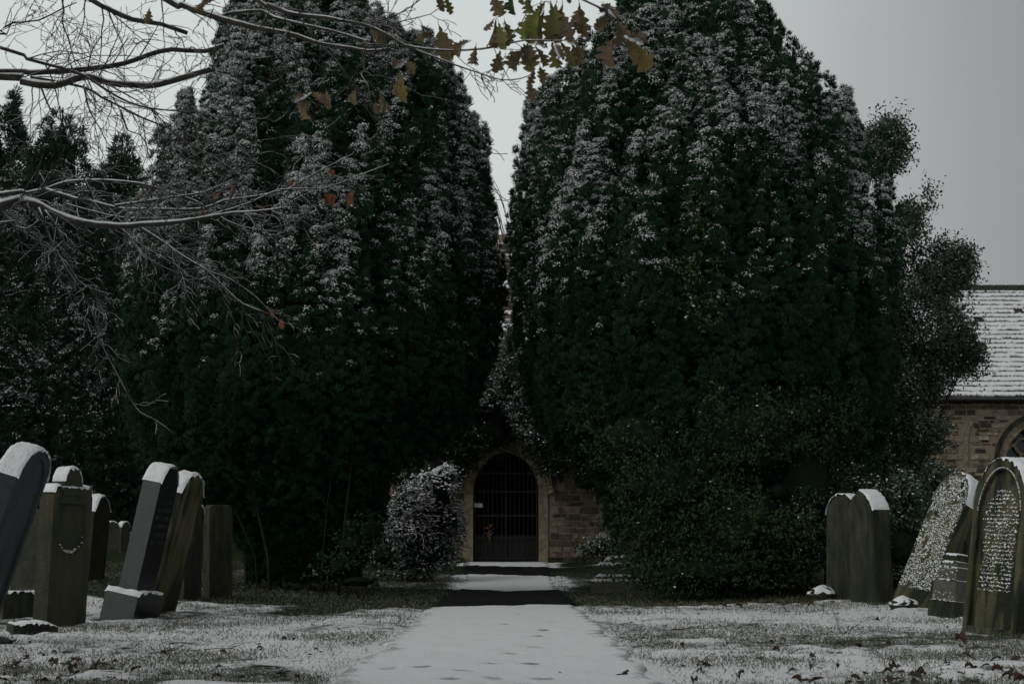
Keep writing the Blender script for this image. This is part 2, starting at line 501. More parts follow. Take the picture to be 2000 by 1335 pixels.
def snow_ground_mat(m, bare1, bare2, nscale, soft, litter_col=None, bumpd=0.03):
    m.use_nodes = True
    n, l = m.node_tree.nodes, m.node_tree.links
    p = n['Principled BSDF']
    p.inputs['Roughness'].default_value = 0.85
    p.inputs['Specular IOR Level'].default_value = 0.04
    t = n.new('ShaderNodeTexCoord')
    a = n.new('ShaderNodeAttribute')
    a.attribute_name = 'snow'
    ns = n.new('ShaderNodeTexNoise')
    ns.inputs['Scale'].default_value = nscale
    ns.inputs['Detail'].default_value = 8
    ns.inputs['Roughness'].default_value = 0.7
    l.new(t.outputs['Object'], ns.inputs['Vector'])
    ad = n.new('ShaderNodeMath')
    ad.operation = 'ADD'
    l.new(a.outputs['Fac'], ad.inputs[0])
    l.new(ns.outputs[0], ad.inputs[1])
    r = n.new('ShaderNodeMapRange')
    r.inputs[1].default_value, r.inputs[2].default_value = 0.92 - soft, 0.92 + soft
    l.new(ad.outputs[0], r.inputs[0])
    n2 = n.new('ShaderNodeTexNoise')
    n2.inputs['Scale'].default_value = 3
    n2.inputs['Detail'].default_value = 8
    l.new(t.outputs['Object'], n2.inputs['Vector'])
    r2 = n.new('ShaderNodeMapRange')
    r2.inputs[1].default_value, r2.inputs[2].default_value = 0.35, 0.65
    l.new(n2.outputs[0], r2.inputs[0])
    bm_ = n.new('ShaderNodeMix')
    bm_.data_type = 'RGBA'
    bm_.inputs[6].default_value, bm_.inputs[7].default_value = (*bare1, 1), (*bare2, 1)
    l.new(r2.outputs[0], bm_.inputs[0])
    src = bm_.outputs[2]
    if litter_col:
        al = n.new('ShaderNodeAttribute')
        al.attribute_name = 'litter'
        lm = n.new('ShaderNodeMix')
        lm.data_type = 'RGBA'
        l.new(al.outputs['Fac'], lm.inputs[0])
        l.new(src, lm.inputs[6])
        lm.inputs[7].default_value = (*litter_col, 1)
        src = lm.outputs[2]
    sm = n.new('ShaderNodeMix')
    sm.data_type = 'RGBA'
    l.new(r.outputs[0], sm.inputs[0])
    l.new(src, sm.inputs[6])
    sm.inputs[7].default_value = (0.76, 0.765, 0.78, 1)
    l.new(sm.outputs[2], p.inputs['Base Color'])
    nb = n.new('ShaderNodeTexNoise')
    nb.inputs['Scale'].default_value = 45
    nb.inputs['Detail'].default_value = 5
    l.new(t.outputs['Object'], nb.inputs['Vector'])
    bp = n.new('ShaderNodeBump')
    bp.inputs['Strength'].default_value = 0.7
    bp.inputs['Distance'].default_value = bumpd
    l.new(nb.outputs[0], bp.inputs['Height'])
    l.new(bp.outputs[0], p.inputs['Normal'])
snow_ground_mat(M['lawn'], (0.012, 0.021, 0.011), (0.027, 0.036, 0.018), 26, 0.16, (0.045, 0.024, 0.015))

# the path: a snow-covered tarmac strip with bare, sheltered stretches and trodden marks
py_ = np.concatenate([np.arange(3, 7, 0.25), np.arange(7, 15, 0.025), np.arange(15, 25, 0.05), np.arange(25, 37.4, 0.1)])
u = np.linspace(-1, 1, 84)
U, PY = np.meshgrid(u, py_)
nz1 = fbm(np.stack([np.zeros_like(py_), py_, np.full_like(py_, 3.0)], -1), 2.6, 4) - 0.5
nz2 = fbm(np.stack([np.zeros_like(py_), py_, np.full_like(py_, 9.0)], -1), 2.6, 4) - 0.5
wide = 0.16 * sst(31, 36, py_)
xl, xr = -1.03 - wide + nz1 * 0.28, 0.86 + wide * 0.3 + nz2 * 0.28
PX = xl[:, None] * (1 - U) / 2 + xr[:, None] * (1 + U) / 2
q = np.stack([PX.ravel(), PY.ravel(), np.zeros(PX.size)], -1)
sh = sheltered(q[:, 0], q[:, 1])
foot = np.zeros(len(q))
steps = [(1045, 1259), (995, 1272), (1035, 1290), (965, 1290), (823, 1295), (905, 1302), (965, 1316), (760, 1298), (1020, 1330), (1060, 1318), (1062, 1226), (1050, 1238), (985, 1215), (880, 1318), (935, 1330), (1010, 1196), (1080, 1210)]
for i, (sx, sy) in enumerate(steps):
    d = 0.75 * FPX / (sy - HORIZ)
    w = P(sx, sy, d)
    a = rng.uniform(-0.5, 0.5)
    dx, dy = q[:, 0] - w.x, q[:, 1] - w.y
    ex, ey = dx * math.cos(a) + dy * math.sin(a), -dx * math.sin(a) + dy * math.cos(a)
    e = np.sqrt((ex / rng.uniform(0.07, 0.12)) ** 2 + (ey / rng.uniform(0.13, 0.2)) ** 2)
    foot = np.maximum(foot, (1 - sst(0.3, 1.1, e)) * rng.uniform(0.45, 0.95) * (0.5 + fbm(q, 16, 2)))
pz = gz(q[:, 0], q[:, 1]) + 0.012 + (fbm(q, 3.0, 3) - 0.5) * 0.02 - 0.012 * foot
pz -= 0.045 * sst(0.93, 1.0, np.abs(U.ravel()))
g = MB()
g.grid(np.stack([q[:, 0], q[:, 1], pz], -1).reshape(PX.shape + (3,)))
M['pathm'] = bpy.data.materials.new('snowy_tarmac')
path = g.build('path', 'pathm')
tag(path, kind='structure')
snow_ground_mat(M['pathm'], (0.007, 0.008, 0.008), (0.016, 0.018, 0.016), 40, 0.2, None, 0.012)
edge = sst(0.72, 1.0, np.abs(U.ravel()) + (fbm(q, 6, 3) - 0.5) * 0.25)
attr(path.data, 'snow', 0.85 - 1.25 * sh - 0.62 * foot - 0.42 * edge + (fbm(q, 1.2, 3) - 0.5) * 0.12)

# grass blades standing through the snow
n = 380000
gy = 7.2 + (32 - 7.2) * rng.random(n) ** 1.7
gx = rng.uniform(-1, 1, n) * (0.39 * gy + 0.3)
k = (np.abs(gx + 0.085) > 0.98 + rng.normal(0, 0.06, n))
gx, gy = gx[k], gy[k]
pat = fbm(np.stack([gx, gy, np.zeros_like(gx)], -1), 0.9, 3)
sh_ = sheltered(gx, gy)
k = rng.random(len(gx)) < np.clip((0.6 - pat) * 3.5 + 0.15 + sh_, 0.1, 1) * (1 - 0.35 * (np.hypot((gx + 3.45) / 2.2, (gy - 23.4) / 2.2) < 1))
gx, gy = gx[k], gy[k]
gb = np.stack([gx, gy, gz(gx, gy) + 0.004], -1)
gd = np.stack([rng.normal(0, 0.6, len(gx)), rng.normal(0, 0.6, len(gx)), rng.uniform(0.35, 1.0, len(gx))], -1)
g = MB()
blades(g, gb, gd, rng.uniform(0.012, 0.045, len(gx)) * (1 + 0.03 * (gy - 8)), rng.uniform(0.0028, 0.005, len(gx)) * (1 + 0.05 * (gy - 8)))
M['grass'] = tint_mat('grass_blades', [(0.018, 0.03, 0.014), (0.045, 0.06, 0.028), (0.10, 0.10, 0.06), (0.3, 0.3, 0.28)], None, 0.8, 0.2)
tag(g.build('grass', 'grass'), 'short frosted grass blades standing through the thin snow', 'grass', kind='stuff')

# ------------------------------------------------------------------ yews and conifers built of upright plumes
def envelope(sil, D):
    zs, cx, rx = [], [], []
    for py, a, b in sil:
        pa, pb = P(a, py, D), P(b, py, D)
        zs.append(pa.z)
        cx.append((pa.x + pb.x) / 2)
        rx.append((pb.x - pa.x) / 2)
    o = np.argsort(zs)
    zs, cx, rx = np.array(zs)[o], np.array(cx)[o], np.array(rx)[o]
    return lambda z: (np.interp(z, zs, cx), np.interp(z, zs, rx)), zs[0], zs[-1]

def plume_tree(parent, sil, D, nplume, plen, prad, dens, tuft, nbl, mname, snow_z, snow_amt, depth=0.95, core=0.84, zlow=None, back=0.25, lean=0.05, inset=0.1, extra=(), spread=0.7, wfac=0.15, ksn=80, clipz=0.0, nspire=0, filler=3000, loose=1.13, rows=None, upw=0.35):
    env, z0, z1 = envelope(sil, D)
    if zlow is None:
        zlow = z0
    zz = np.linspace(z0, z1, 60)
    wts = env(zz)[1] + 0.15
    Cs, Ds, Os, Sn = [], [], [], []
    specs = []
    for i in range(nplume):
        zt = rng.choice(zz, p=wts / wts.sum()) + rng.uniform(-0.1, 0.35)
        th = rng.uniform(-math.pi, 0) if rng.random() > back else rng.uniform(0, math.pi)   # -pi..0 is the side towards the path's near end
        if rng.random() < 0.25:
            th = rng.choice([0.0, math.pi]) + rng.normal(0, 0.3)
        specs.append((zt, th, 1.0))
    if rows:                                             # shoots in staggered tiers, each tip standing out in front of the tier above
        specs = []
        z = zlow + 0.9
        while z < z1 + 0.4:
            r0 = env(z - 0.5)[1]
            ka = rows[0] / max(r0, 0.3)
            a = -math.pi - 0.35 + rng.uniform(0, ka)
            while a < math.pi - 0.35:
                if rng.random() > 0.05 and not (0.35 < a < math.pi - 0.35 and rng.random() < 0.55):
                    specs.append((z + rng.normal(0, rows[1] * 0.42), a + rng.normal(0, ka * 0.22), 1.0))
                a += ka * rng.uniform(0.75, 1.25)
            z += rows[1] * (0.8 + 0.25 * (z < z1 - 2))
        nplume = len(specs)
    specs += list(extra)
    for i in range(nspire):
        specs.append((rng.uniform(clipz, z1 + 0.3), rng.choice([0.0, math.pi]) + rng.normal(0, 0.35), 1.0 + rng.uniform(0, 0.02)))
    for si, (zt, th, kf) in enumerate(specs):
        L = rng.uniform(*plen)
        R = rng.uniform(*prad)
        if si >= nplume:
            R, L = rng.uniform(0.11, 0.18), rng.uniform(1.2, 2.0)
        zb = max(zt - L, zlow)
        if zt - zb < 0.3:
            continue
        c, r = env(zt - 0.4 * L)
        fac = (1 - inset * abs(rng.normal())) - R * 0.75 / max(r, 0.3)
        ax, ay = c + r * fac * math.cos(th) * kf, D + r * depth * fac * math.sin(th) * kf
        snowy = rng.random() ** 0.7
        m = max(6, int(dens * R * (zt - zb)))
        uu = rng.random(m) ** 0.9
        ph = th + rng.normal(0, 0.95, m)
        prof = R * np.minimum(1, (uu * (1.9 if rows else 2.4) + 0.03)) ** 0.8 * (1 - 0.5 * np.clip(uu - 0.5, 0, 1)) * (0.8 + 0.35 * rng.random(m))
        wob = 0.16 * R * np.sin(uu * 9 + th * 5)
        n_ = np.stack([np.cos(ph), np.sin(ph), np.zeros(m)], -1)
        z = zt - uu * (zt - zb)
        pos = np.stack([ax + (uu - 0.35) * lean * L * math.cos(th) + wob + prof * n_[:, 0], ay + (uu - 0.35) * lean * L * math.sin(th) + prof * n_[:, 1], z + rng.normal(0, 0.04, m)], -1)
        Cs.append(pos)
        Ds.append(unit(n_ * 0.8 + np.array((0, 0, 0.6)) + rng.normal(0, 0.15, (m, 3))))
        Os.append(n_)
        zs = sst(snow_z[0], snow_z[1], z + rng.normal(0, 0.5))
        Sn.append((0.45 + 0.55 * max(0.0, -math.sin(th))) * snow_amt * zs * (0.25 + 0.9 * snowy) * (0.16 + 0.84 * np.exp(-uu * 1.7)) * (0.55 + 0.45 * np.clip(1.2 - np.abs(ph - th) * 0.6, 0, 1)))
    # sparser growth deeper in, so that the hollows between the plumes are leafy too
    m = filler
    z = rng.choice(np.linspace(zlow, z1 - 0.2, 400), m) + rng.normal(0, 0.05, m)
    th = np.where(rng.random(m) < 0.8, rng.uniform(-math.pi - 0.2, 0.2, m), rng.uniform(0, math.pi, m))
    c, r = env(z)
    f_ = rng.uniform(0.76, 0.9, m)
    n_ = np.stack([np.cos(th), np.sin(th), np.zeros(m)], -1)
    Cs.append(np.stack([c + r * f_ * n_[:, 0], D + r * depth * f_ * n_[:, 1], z], -1))
    Ds.append(unit(n_ * 0.8 + np.array((0, 0, 0.6)) + rng.normal(0, 0.25, (m, 3))))
    Os.append(n_)
    Sn.append(0.22 * snow_amt * sst(snow_z[0], snow_z[1], z))
    Cc, Dd, Oo, Sn = map(np.concatenate, (Cs, Ds, Os, Sn))
    # keep the crown inside its outline low down, where nothing sticks out
    cz, rz = env(Cc[:, 2])
    rad = np.hypot((Cc[:, 0] - cz) / rz, (Cc[:, 1] - D) / (rz * depth))
    ok = (rad < 1.0 + 0.03 / rz) | ((Cc[:, 2] > clipz) & (rad < 1.03 + 0.09 / rz)) | ((Cc[:, 2] > clipz + 2.0) & (rad < loose))
    Cc, Dd, Oo, Sn = Cc[ok], Dd[ok], Oo[ok], Sn[ok]
    # patches of heavier and lighter snow
    pn = fbm(Cc * np.array((1, 1, 0.6)), 0.9, 3)
    Sn = Sn * np.clip((pn - 0.26) * 3.2, 0.15, 1.4)
    sz = tuft * rng.uniform(0.7, 1.35, len(Cc))
    mb, ms = MB(), MB()
    tt = np.clip(0.45 + (fbm(Cc, 2.5, 2) - 0.5) * 1.3 + rng.normal(0, 0.15, len(Cc)), 0, 1)
    r_ = np.repeat(np.arange(len(Cc)), nbl)
    dd = unit(Dd[r_] + spread * rng.normal(size=(len(r_), 3)))
    blades(mb, Cc[r_] + dd * (sz[r_] * 0.35)[:, None], dd * np.array((1, 1, 0.9)) + np.array((0, 0, upw)), sz[r_] * rng.uniform(0.7, 1.3, len(r_)), sz[r_] * wfac, 0, np.clip(tt[r_] + rng.normal(0, 0.12, len(r_)), 0, 1))
    sn = rng.random(len(Cc)) < Sn
    if sn.any():
        amt = np.clip(Sn[sn] * 1.2, 0.45, 1)
        r_ = np.repeat(np.nonzero(sn)[0], ksn)
        keep = rng.random(len(r_)) < np.repeat(amt, ksn)
        r_ = r_[keep]
        d2 = unit(Oo[r_] * 0.4 + np.array((0, 0, 1.0)) + 0.5 * rng.normal(size=(len(r_), 3)))
        nr = unit(d2 + np.array((0, 0, 0.25)) + 0.3 * rng.normal(size=(len(r_), 3)))
        tg = np.cross(nr, rng.normal(size=(len(r_), 3)))
        blades(ms, Cc[r_] + d2 * (sz[r_] * rng.uniform(0.95, 1.5, len(r_)))[:, None] - unit(tg) * (sz[r_] * 0.25)[:, None], tg, sz[r_] * rng.uniform(0.2, 0.5, len(r_)), sz[r_] * rng.uniform(0.14, 0.26, len(r_)), 0, np.clip((d2[:, 2] - 0.2) * 1.5 + rng.normal(0, 0.12, len(r_)), 0, 1), nr)  # tint whitens upward-facing snow and greys the sides: shading painted in
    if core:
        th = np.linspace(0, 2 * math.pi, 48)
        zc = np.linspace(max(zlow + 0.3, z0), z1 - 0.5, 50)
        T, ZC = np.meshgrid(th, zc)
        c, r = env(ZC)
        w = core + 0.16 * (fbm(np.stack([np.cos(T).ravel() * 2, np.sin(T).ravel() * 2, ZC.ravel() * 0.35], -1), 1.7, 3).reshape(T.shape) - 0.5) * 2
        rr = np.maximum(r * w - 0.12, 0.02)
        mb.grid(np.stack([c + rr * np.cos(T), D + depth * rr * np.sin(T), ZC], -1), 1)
    cr = mb.build('crown', [mname, 'yew_dark'], parent, smooth=False)
    if ms.n:
        ms.build('snow', ['leaf_snow'], cr, smooth=False)
    return cr

SILL = [(x_, a_ + (12 if x_ < 330 else 0), b_ - (24 if x_ <= 220 else 11 if 220 < x_ < 420 else 1 if 420 <= x_ < 640 else 0)) for x_, a_, b_ in [(-150, 560, 640), (-90, 500, 690), (-40, 465, 715), (20, 440, 745), (70, 432, 800), (110, 426, 885), (170, 408, 912), (230, 372, 928), (300, 330, 945), (370, 285, 962), (450, 266, 970), (530, 256, 980), (600, 246, 986), (680, 243, 975), (740, 244, 950), (800, 250, 938), (870, 262, 880), (930, 285, 800), (980, 340, 765), (1030, 425, 745), (1080, 462, 725), (1130, 480, 695), (1155, 495, 680)]]
SILR = [(x_, a_ + (30 if x_ <= 220 else 11 if x_ < 420 else 1 if x_ < 640 else 0), b_ - (42 if x_ <= 240 else 24 if x_ < 420 else 0)) for x_, a_, b_ in [(-170, 1330, 1390), (-110, 1260, 1440), (-60, 1215, 1468), (0, 1178, 1492), (60, 1142, 1545), (120, 1106, 1585), (180, 1070, 1635), (230, 1030, 1672), (300, 1016, 1702), (380, 1002, 1728), (460, 992, 1745), (540, 990, 1752), (620, 994, 1752), (700, 1010, 1745), (780, 1030, 1735), (850, 1060, 1720), (920, 1120, 1700), (980, 1165, 1670), (1040, 1185, 1640), (1100, 1195, 1610), (1150, 1215, 1590)]]

yl = thing('yew_tree', 'huge upright yew dusted with snow, left of the path, bare stems showing at its foot', 'tree', G(*YEWL), 'pair of old yews flanking the church path')
top_l = [(P(735, 40, 23.4).z, -0.25, 1.0), (P(0, 30, 23.4).z, -0.05, 0.96), (P(0, 5, 23.4).z, -0.4, 0.9), (P(0, 40, 23.4).z, -0.2, 1.02), (P(0, 60, 23.4).z, 0.05, 1.0), (P(0, -10, 23.4).z, -0.7, 0.8)]
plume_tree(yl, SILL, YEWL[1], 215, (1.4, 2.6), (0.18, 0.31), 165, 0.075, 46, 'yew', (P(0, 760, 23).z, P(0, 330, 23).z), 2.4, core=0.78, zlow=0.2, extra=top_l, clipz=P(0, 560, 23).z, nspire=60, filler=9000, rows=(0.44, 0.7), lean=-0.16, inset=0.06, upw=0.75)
t = MB()
for i in range(9):
    a, r = rng.uniform(0, 2 * math.pi), math.sqrt(rng.random()) * 0.95
    bx, by = YEWL[0] + 0.05 + r * math.cos(a), YEWL[1] - 0.9 + r * 0.8 * math.sin(a)
    zb = float(gz(bx, by)) - 0.1
    fl = rng.uniform(0.25, 0.9)
    pts = [(bx, by, zb), (bx + 0.06 * math.cos(a), by + 0.06 * math.sin(a), zb + 0.6), (bx + fl * 0.5 * math.cos(a) + rng.normal(0, .05), by + fl * 0.4 * math.sin(a), zb + 1.4), (bx + fl * math.cos(a), by + fl * 0.7 * math.sin(a), zb + 2.6)]
    t.tube(pts, np.array([1.25, 1, 0.9, 0.7]) * rng.choice([0.01, 0.016, 0.024]), 8)
t.build('trunk', ['bark'], yl)

yr = thing('yew_tree', 'broad upright yew dusted with snow, right of the path, its lower half hidden by ivy', 'tree', G(*YEWR), 'pair of old yews flanking the church path')
top_r = [(P(0, 0, 22.9).z, -0.3, 1.0), (P(0, 55, 22.9).z, 0.0, 1.0), (P(0, 5, 22.9).z, -0.15, 0.98), (P(0, 215, 22.9).z, 3.2, 1.03), (P(0, 205, 22.9).z, 0.02, 1.02), (P(0, 165, 22.9).z, 3.1, 1.0), (P(0, 90, 22.9).z, -0.1, 1.0)]
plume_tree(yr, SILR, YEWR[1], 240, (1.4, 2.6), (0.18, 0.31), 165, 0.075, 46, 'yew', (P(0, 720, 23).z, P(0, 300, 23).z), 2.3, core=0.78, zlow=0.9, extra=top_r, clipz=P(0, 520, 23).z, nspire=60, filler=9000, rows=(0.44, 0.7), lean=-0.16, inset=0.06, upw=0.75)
t = MB()
for i in range(18):
    a, r = rng.uniform(0, 2 * math.pi), math.sqrt(rng.random()) * 0.8
    bx, by = YEWR[0] + 0.1 + r * math.cos(a), YEWR[1] + r * 0.7 * math.sin(a)
    zb = float(gz(bx, by)) - 0.1
    pts = [(bx, by, zb), (bx + 0.1 * math.cos(a), by + 0.1 * math.sin(a), zb + 0.8), (bx + 0.5 * math.cos(a), by + 0.5 * math.sin(a), zb + 2.6)]
    t.tube(pts, np.array([1.25, 1, 0.8]) * rng.choice([0.05, 0.09, 0.16]), 8)
t.build('trunk', ['bark'], yr)

# ------------------------------------------------------------------ broad-leaved masses
def E(px, py, rx, ry, D, rd=None):
    c = P(px, py, D)
    k = D / FPX
    return (c.x, c.y, c.z, rx * k, (rd if rd else (rx + ry) / 2 * k), ry * k)
def leafy(ml, ms, ell, sprigs, per, L, snow_p=0.0, sprig_r=0.12, shell=0.35, snow_up=0.0, tint0=0.4, front=False, spray=0.0):
    """sprigs of leaves over uneven ellipsoids; ms takes the snow lying on them"""
    vol = np.array([e[3] * e[5] for e in ell])
    cnt = rng.multinomial(sprigs, vol / vol.sum())
    for e, m in zip(ell, cnt):
        if m == 0:
            continue
        d = unit(rng.normal(size=(m, 3)))
        if front:
            d[:, 1] = -np.abs(d[:, 1])
        rad = (shell + (1 - shell) * rng.random(m)) ** 0.6
        w = 0.72 + 0.55 * fbm(d * 1.5 + np.array(e[:3]), 1.6, 2)
        c = np.array(e[:3]) + d * np.array(e[3:]) * (rad * w)[:, None]
        c[:, 2] = np.maximum(c[:, 2], gz(c[:, 0], c[:, 1]) + 0.03)
        ok = fbm(c, 1.3, 2) > 0.36
        c, d = c[ok], d[ok]
        m = len(c)
        if m == 0:
            continue
        ax = unit(d + np.array((0, 0, 0.35)) + 0.5 * rng.normal(size=(m, 3)))
        r_ = np.repeat(np.arange(m), per)
        s_ = rng.uniform(-1, 1, len(r_)) * sprig_r
        lg = rng.random(m) < spray
        s_ = np.where(lg[r_], np.abs(s_) * 2.2, s_)
        b = c[r_] + ax[r_] * s_[:, None] + rng.normal(0, sprig_r * 0.25, (len(r_), 3))
        dr = unit(ax[r_] * 0.5 + 0.9 * rng.normal(size=(len(r_), 3)))
        tt = np.clip(tint0 + (fbm(c, 0.9, 2) - 0.5) * 1.2, 0, 1)[r_]
        nr = unit(np.array((0, -0.3, 1.0)) + 0.7 * rng.normal(size=(len(r_), 3)))
        blades(ml, b, dr, L * rng.uniform(0.6, 1.25, len(r_)), L * rng.uniform(0.45, 0.65, len(r_)), 0, np.clip(tt + rng.normal(0, .2, len(r_)), 0, 1), nr)
        if ms is not None:
            hz = (c[:, 2] - e[2]) / e[5]
            pr = snow_p * np.clip(0.55 + hz * 0.6 + snow_up, 0, 1.2) * np.clip((fbm(c, 1.7, 2) - 0.3) * 3, 0.1, 1.5)
            sel = rng.random(len(r_)) < pr[r_]
            if sel.any():
                bb = b[sel] + np.array((0, 0, 0.012))
                blades(ms, bb, dr[sel] * np.array((1, 1, .4)), L * 0.8, L * 0.55, 0, None, unit(np.array((0, -0.5, 1.0)) + 0.4 * rng.normal(size=(sel.sum(), 3))))
def stems(mb, base, ell, n_, r=0.03, jit=0.3):
    for i in range(n_):
        e = ell[int(rng.integers(len(ell)))]
        tip = np.array(e[:3]) + unit(rng.normal(size=3)) * np.array(e[3:]) * 0.75
        b = np.array(tuple(base)) + np.array((rng.normal(0, jit), rng.normal(0, jit), -0.05))
        b[2] = float(gz(b[0], b[1])) - 0.05
        mid = b * 0.5 + tip * 0.5 + rng.normal(0, 0.12, 3) + np.array((0, 0, 0.15))
        mb.tube([b, mid * 0.6 + b * 0.4, mid, tip], np.array([1, .8, .6, .25]) * r * rng.uniform(0.6, 1.3), 6)
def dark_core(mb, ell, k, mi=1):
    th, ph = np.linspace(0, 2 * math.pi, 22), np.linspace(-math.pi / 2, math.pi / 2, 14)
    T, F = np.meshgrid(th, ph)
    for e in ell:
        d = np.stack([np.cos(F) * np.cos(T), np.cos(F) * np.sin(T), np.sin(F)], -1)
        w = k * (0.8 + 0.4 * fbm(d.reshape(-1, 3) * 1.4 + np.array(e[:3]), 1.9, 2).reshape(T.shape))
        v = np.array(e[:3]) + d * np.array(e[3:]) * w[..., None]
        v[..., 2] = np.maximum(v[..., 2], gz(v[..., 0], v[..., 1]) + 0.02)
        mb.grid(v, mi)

def shrub(name, label, cat, base, ell, sprigs, per, L, mname, snow_p, group=None, core=0.55, nst=10, sr=0.03, sprig_r=0.12, crown='foliage', stem='stem', **kw):
    o = thing(name, label, cat, base, group)
    ml, ms = MB(), MB()
    leafy(ml, ms, ell, sprigs, per, L, snow_p, sprig_r, **kw)
    if core:
        dark_core(ml, ell, core)
    cr = ml.build(crown, [mname, 'yew_dark'], o, smooth=False)
    if ms.n:
        ms.build('snow', ['leaf_snow'], cr, smooth=False)
    if nst:
        st = MB()
        stems(st, base, ell, nst, sr)
        st.build(stem, ['bark'], o)
    return o

# ivy climbing over the lower half of the yew right of the path
def RF(py):                                            # distance of that yew's front at a photo height
    return YEWR[1] - 3.0
iv = [E(1330, 960, 150, 120, 20.6), E(1460, 860, 140, 110, 20.4), E(1560, 800, 120, 70, 20.8), E(1310, 1080, 110, 85, 20.6), E(1450, 1040, 150, 120, 20.2), E(1560, 960, 100, 130, 20.6), E(1260, 860, 120, 90, 21.0), E(1620, 880, 90, 90, 21.2), E(1400, 1120, 190, 45, 19.9), E(1640, 1010, 60, 110, 21.2), E(1200, 820, 90, 60, 21.4)]
shrub('ivy', 'dull green ivy thicket smothering the lower half of the yew right of the path', 'ivy', G(3.4, 20.3), iv, 7500, 10, 0.062, 'ivy', 0.012, core=0.62, nst=14, sprig_r=0.14, tint0=0.5, spray=0.12)
iv2 = [E(1345, 525, 60, 22, 20.2), E(1395, 595, 60, 45, 20.0), E(1440, 295, 60, 30, 20.6), E(1340, 640, 40, 60, 20.0), E(1580, 265, 40, 35, 20.9), E(1395, 740, 30, 50, 20.0), E(1380, 545, 50, 60, 20.1), E(1360, 420, 20, 100, 20.3)]
shrub('ivy', 'pale leafy ivy sprays high on the face of the yew right of the path', 'ivy', P(1390, 640, 20.1), iv2, 260, 9, 0.08, 'ivy', 0.22, core=0, nst=0, sprig_r=0.14, tint0=0.85)
sy = [E(1580, 990, 55, 60, 20.4), E(1520, 960, 30, 30, 20.0), E(1650, 960, 70, 60, 21.0), E(1560, 1060, 70, 60, 20.6), E(1660, 1060, 60, 70, 21.2)]
shrub('evergreen_shrub', 'dark evergreen shrub with snow-tipped leaves behind the two upright stones on the right', 'shrub', G(P(1600, 1140, 20.6).x, 20.6), sy, 1500, 9, 0.06, 'holly', 0.30, core=0.5, snow_up=0.1)
sy = [E(1760, 985, 70, 60, 20.6), E(1830, 950, 50, 45, 21), E(1770, 1070, 70, 70, 20.4), E(1840, 1050, 60, 80, 20.8), E(1900, 1010, 40, 40, 21.2)]
shrub('evergreen_shrub', 'dark evergreen shrub behind the leaning snow-plastered stone', 'shrub', G(P(1780, 1140, 20.6).x, 20.6), sy, 1500, 9, 0.06, 'holly', 0.26, core=0.5)

# holly tree beside the church
HD = 27.0
hl = [E(1725, 300, 42, 60, HD), E(1728, 262, 34, 36, HD), E(1735, 290, 40, 50, HD), E(1690, 330, 50, 80, HD), E(1770, 405, 50, 48, HD), E(1780, 375, 36, 30, HD), E(1760, 430, 50, 50, HD), E(1845, 520, 60, 45, HD), E(1870, 700, 55, 40, HD),  E(1730, 470, 70, 60, HD), E(1775, 560, 70, 60, HD), E(1850, 545, 48, 40, HD), E(1880, 500, 18, 14, HD), E(1800, 650, 95, 70, HD), E(1870, 690, 40, 25, HD), E(1790, 740, 70, 40, HD), E(1755, 840, 60, 70, HD), E(1720, 600, 70, 120, HD), E(1720, 760, 80, 90, HD), E(1740, 930, 70, 70, HD), E(1820, 850, 30, 35, HD - 1), E(1830, 920, 20, 25, HD - 1)]
shrub('holly_tree', 'ragged grey-green holly tree standing between the yew and the church wall', 'tree', G(P(1720, 1000, HD).x, HD), hl, 15000, 9, 0.07, 'holly', 0.26, core=0, nst=26, sr=0.035, sprig_r=0.16, crown='crown', stem='trunk', tint0=0.8, snow_up=0.1, spray=0.2)

# bush left of the gate
bs = [E(845, 960, 52, 48, 30.0), E(810, 1000, 62, 60, 30.0), E(860, 1030, 48, 65, 30.2), E(790, 1050, 55, 55, 29.8), E(868, 930, 22, 26, 30), E(825, 1085, 78, 36, 29.9), E(770, 1085, 40, 34, 29.9)]
b = shrub('bush', 'round bush white with snow on its top, left of the porch gate', 'bush', G(P(825, 1100, 30).x, 30), bs, 2600, 8, 0.07, 'holly', 1.6, core=0.7, nst=5, snow_up=0.7, tint0=0.2)
sb = MB()
for e_ in bs[:5]:
    d_ = unit(rng.normal(size=(200, 3)) + np.array((0.1, -0.6, 0.9)))
    d_[:, 2] = np.abs(d_[:, 2]) * 0.9 + 0.05
    w_ = 0.66 + 0.6 * fbm(d_ * 2.2 + np.array(e_[:3]), 1.6, 2)
    c_ = np.array(e_[:3]) + d_ * np.array(e_[3:]) * w_[:, None]
    blobs(sb, c_, rng.uniform(0.01, 0.04, 200), 0.55)
sb.build('snow', ['snow'], b)
tw = MB()
for i in range(70):
    a = P(rng.uniform(755, 850), rng.uniform(945, 1060), 29.3)
    pts = [np.array(a)]
    dd = unit(rng.normal(size=3) + np.array((-.5, -0.2, .5)))
    for kx in range(6):
        dd = unit(dd + 0.45 * rng.normal(size=3) - np.array((0, 0, 0.12)))
        pts.append(pts[-1] + dd * 0.07)
    tw.tube(pts, 0.006, 4)
tw.build('twigs', ['beech_bark'], b)

# foot of the yew left of the path: ivy leaves, low sprays
iv3 = [E(690, 1070, 45, 45, 20.9), E(720, 1040, 40, 40, 21.0), E(665, 1110, 40, 30, 20.6), E(750, 1085, 36, 30, 20.8), E(700, 1135, 60, 18, 20.4)]
shrub('ivy', 'low clump of broad green ivy leaves at the left yew\'s foot', 'ivy', G(P(700, 1150, 20.6).x, 20.6), iv3, 300, 7, 0.065, 'ivy', 0.02, core=0.5, nst=4, sr=0.01, tint0=0.1)

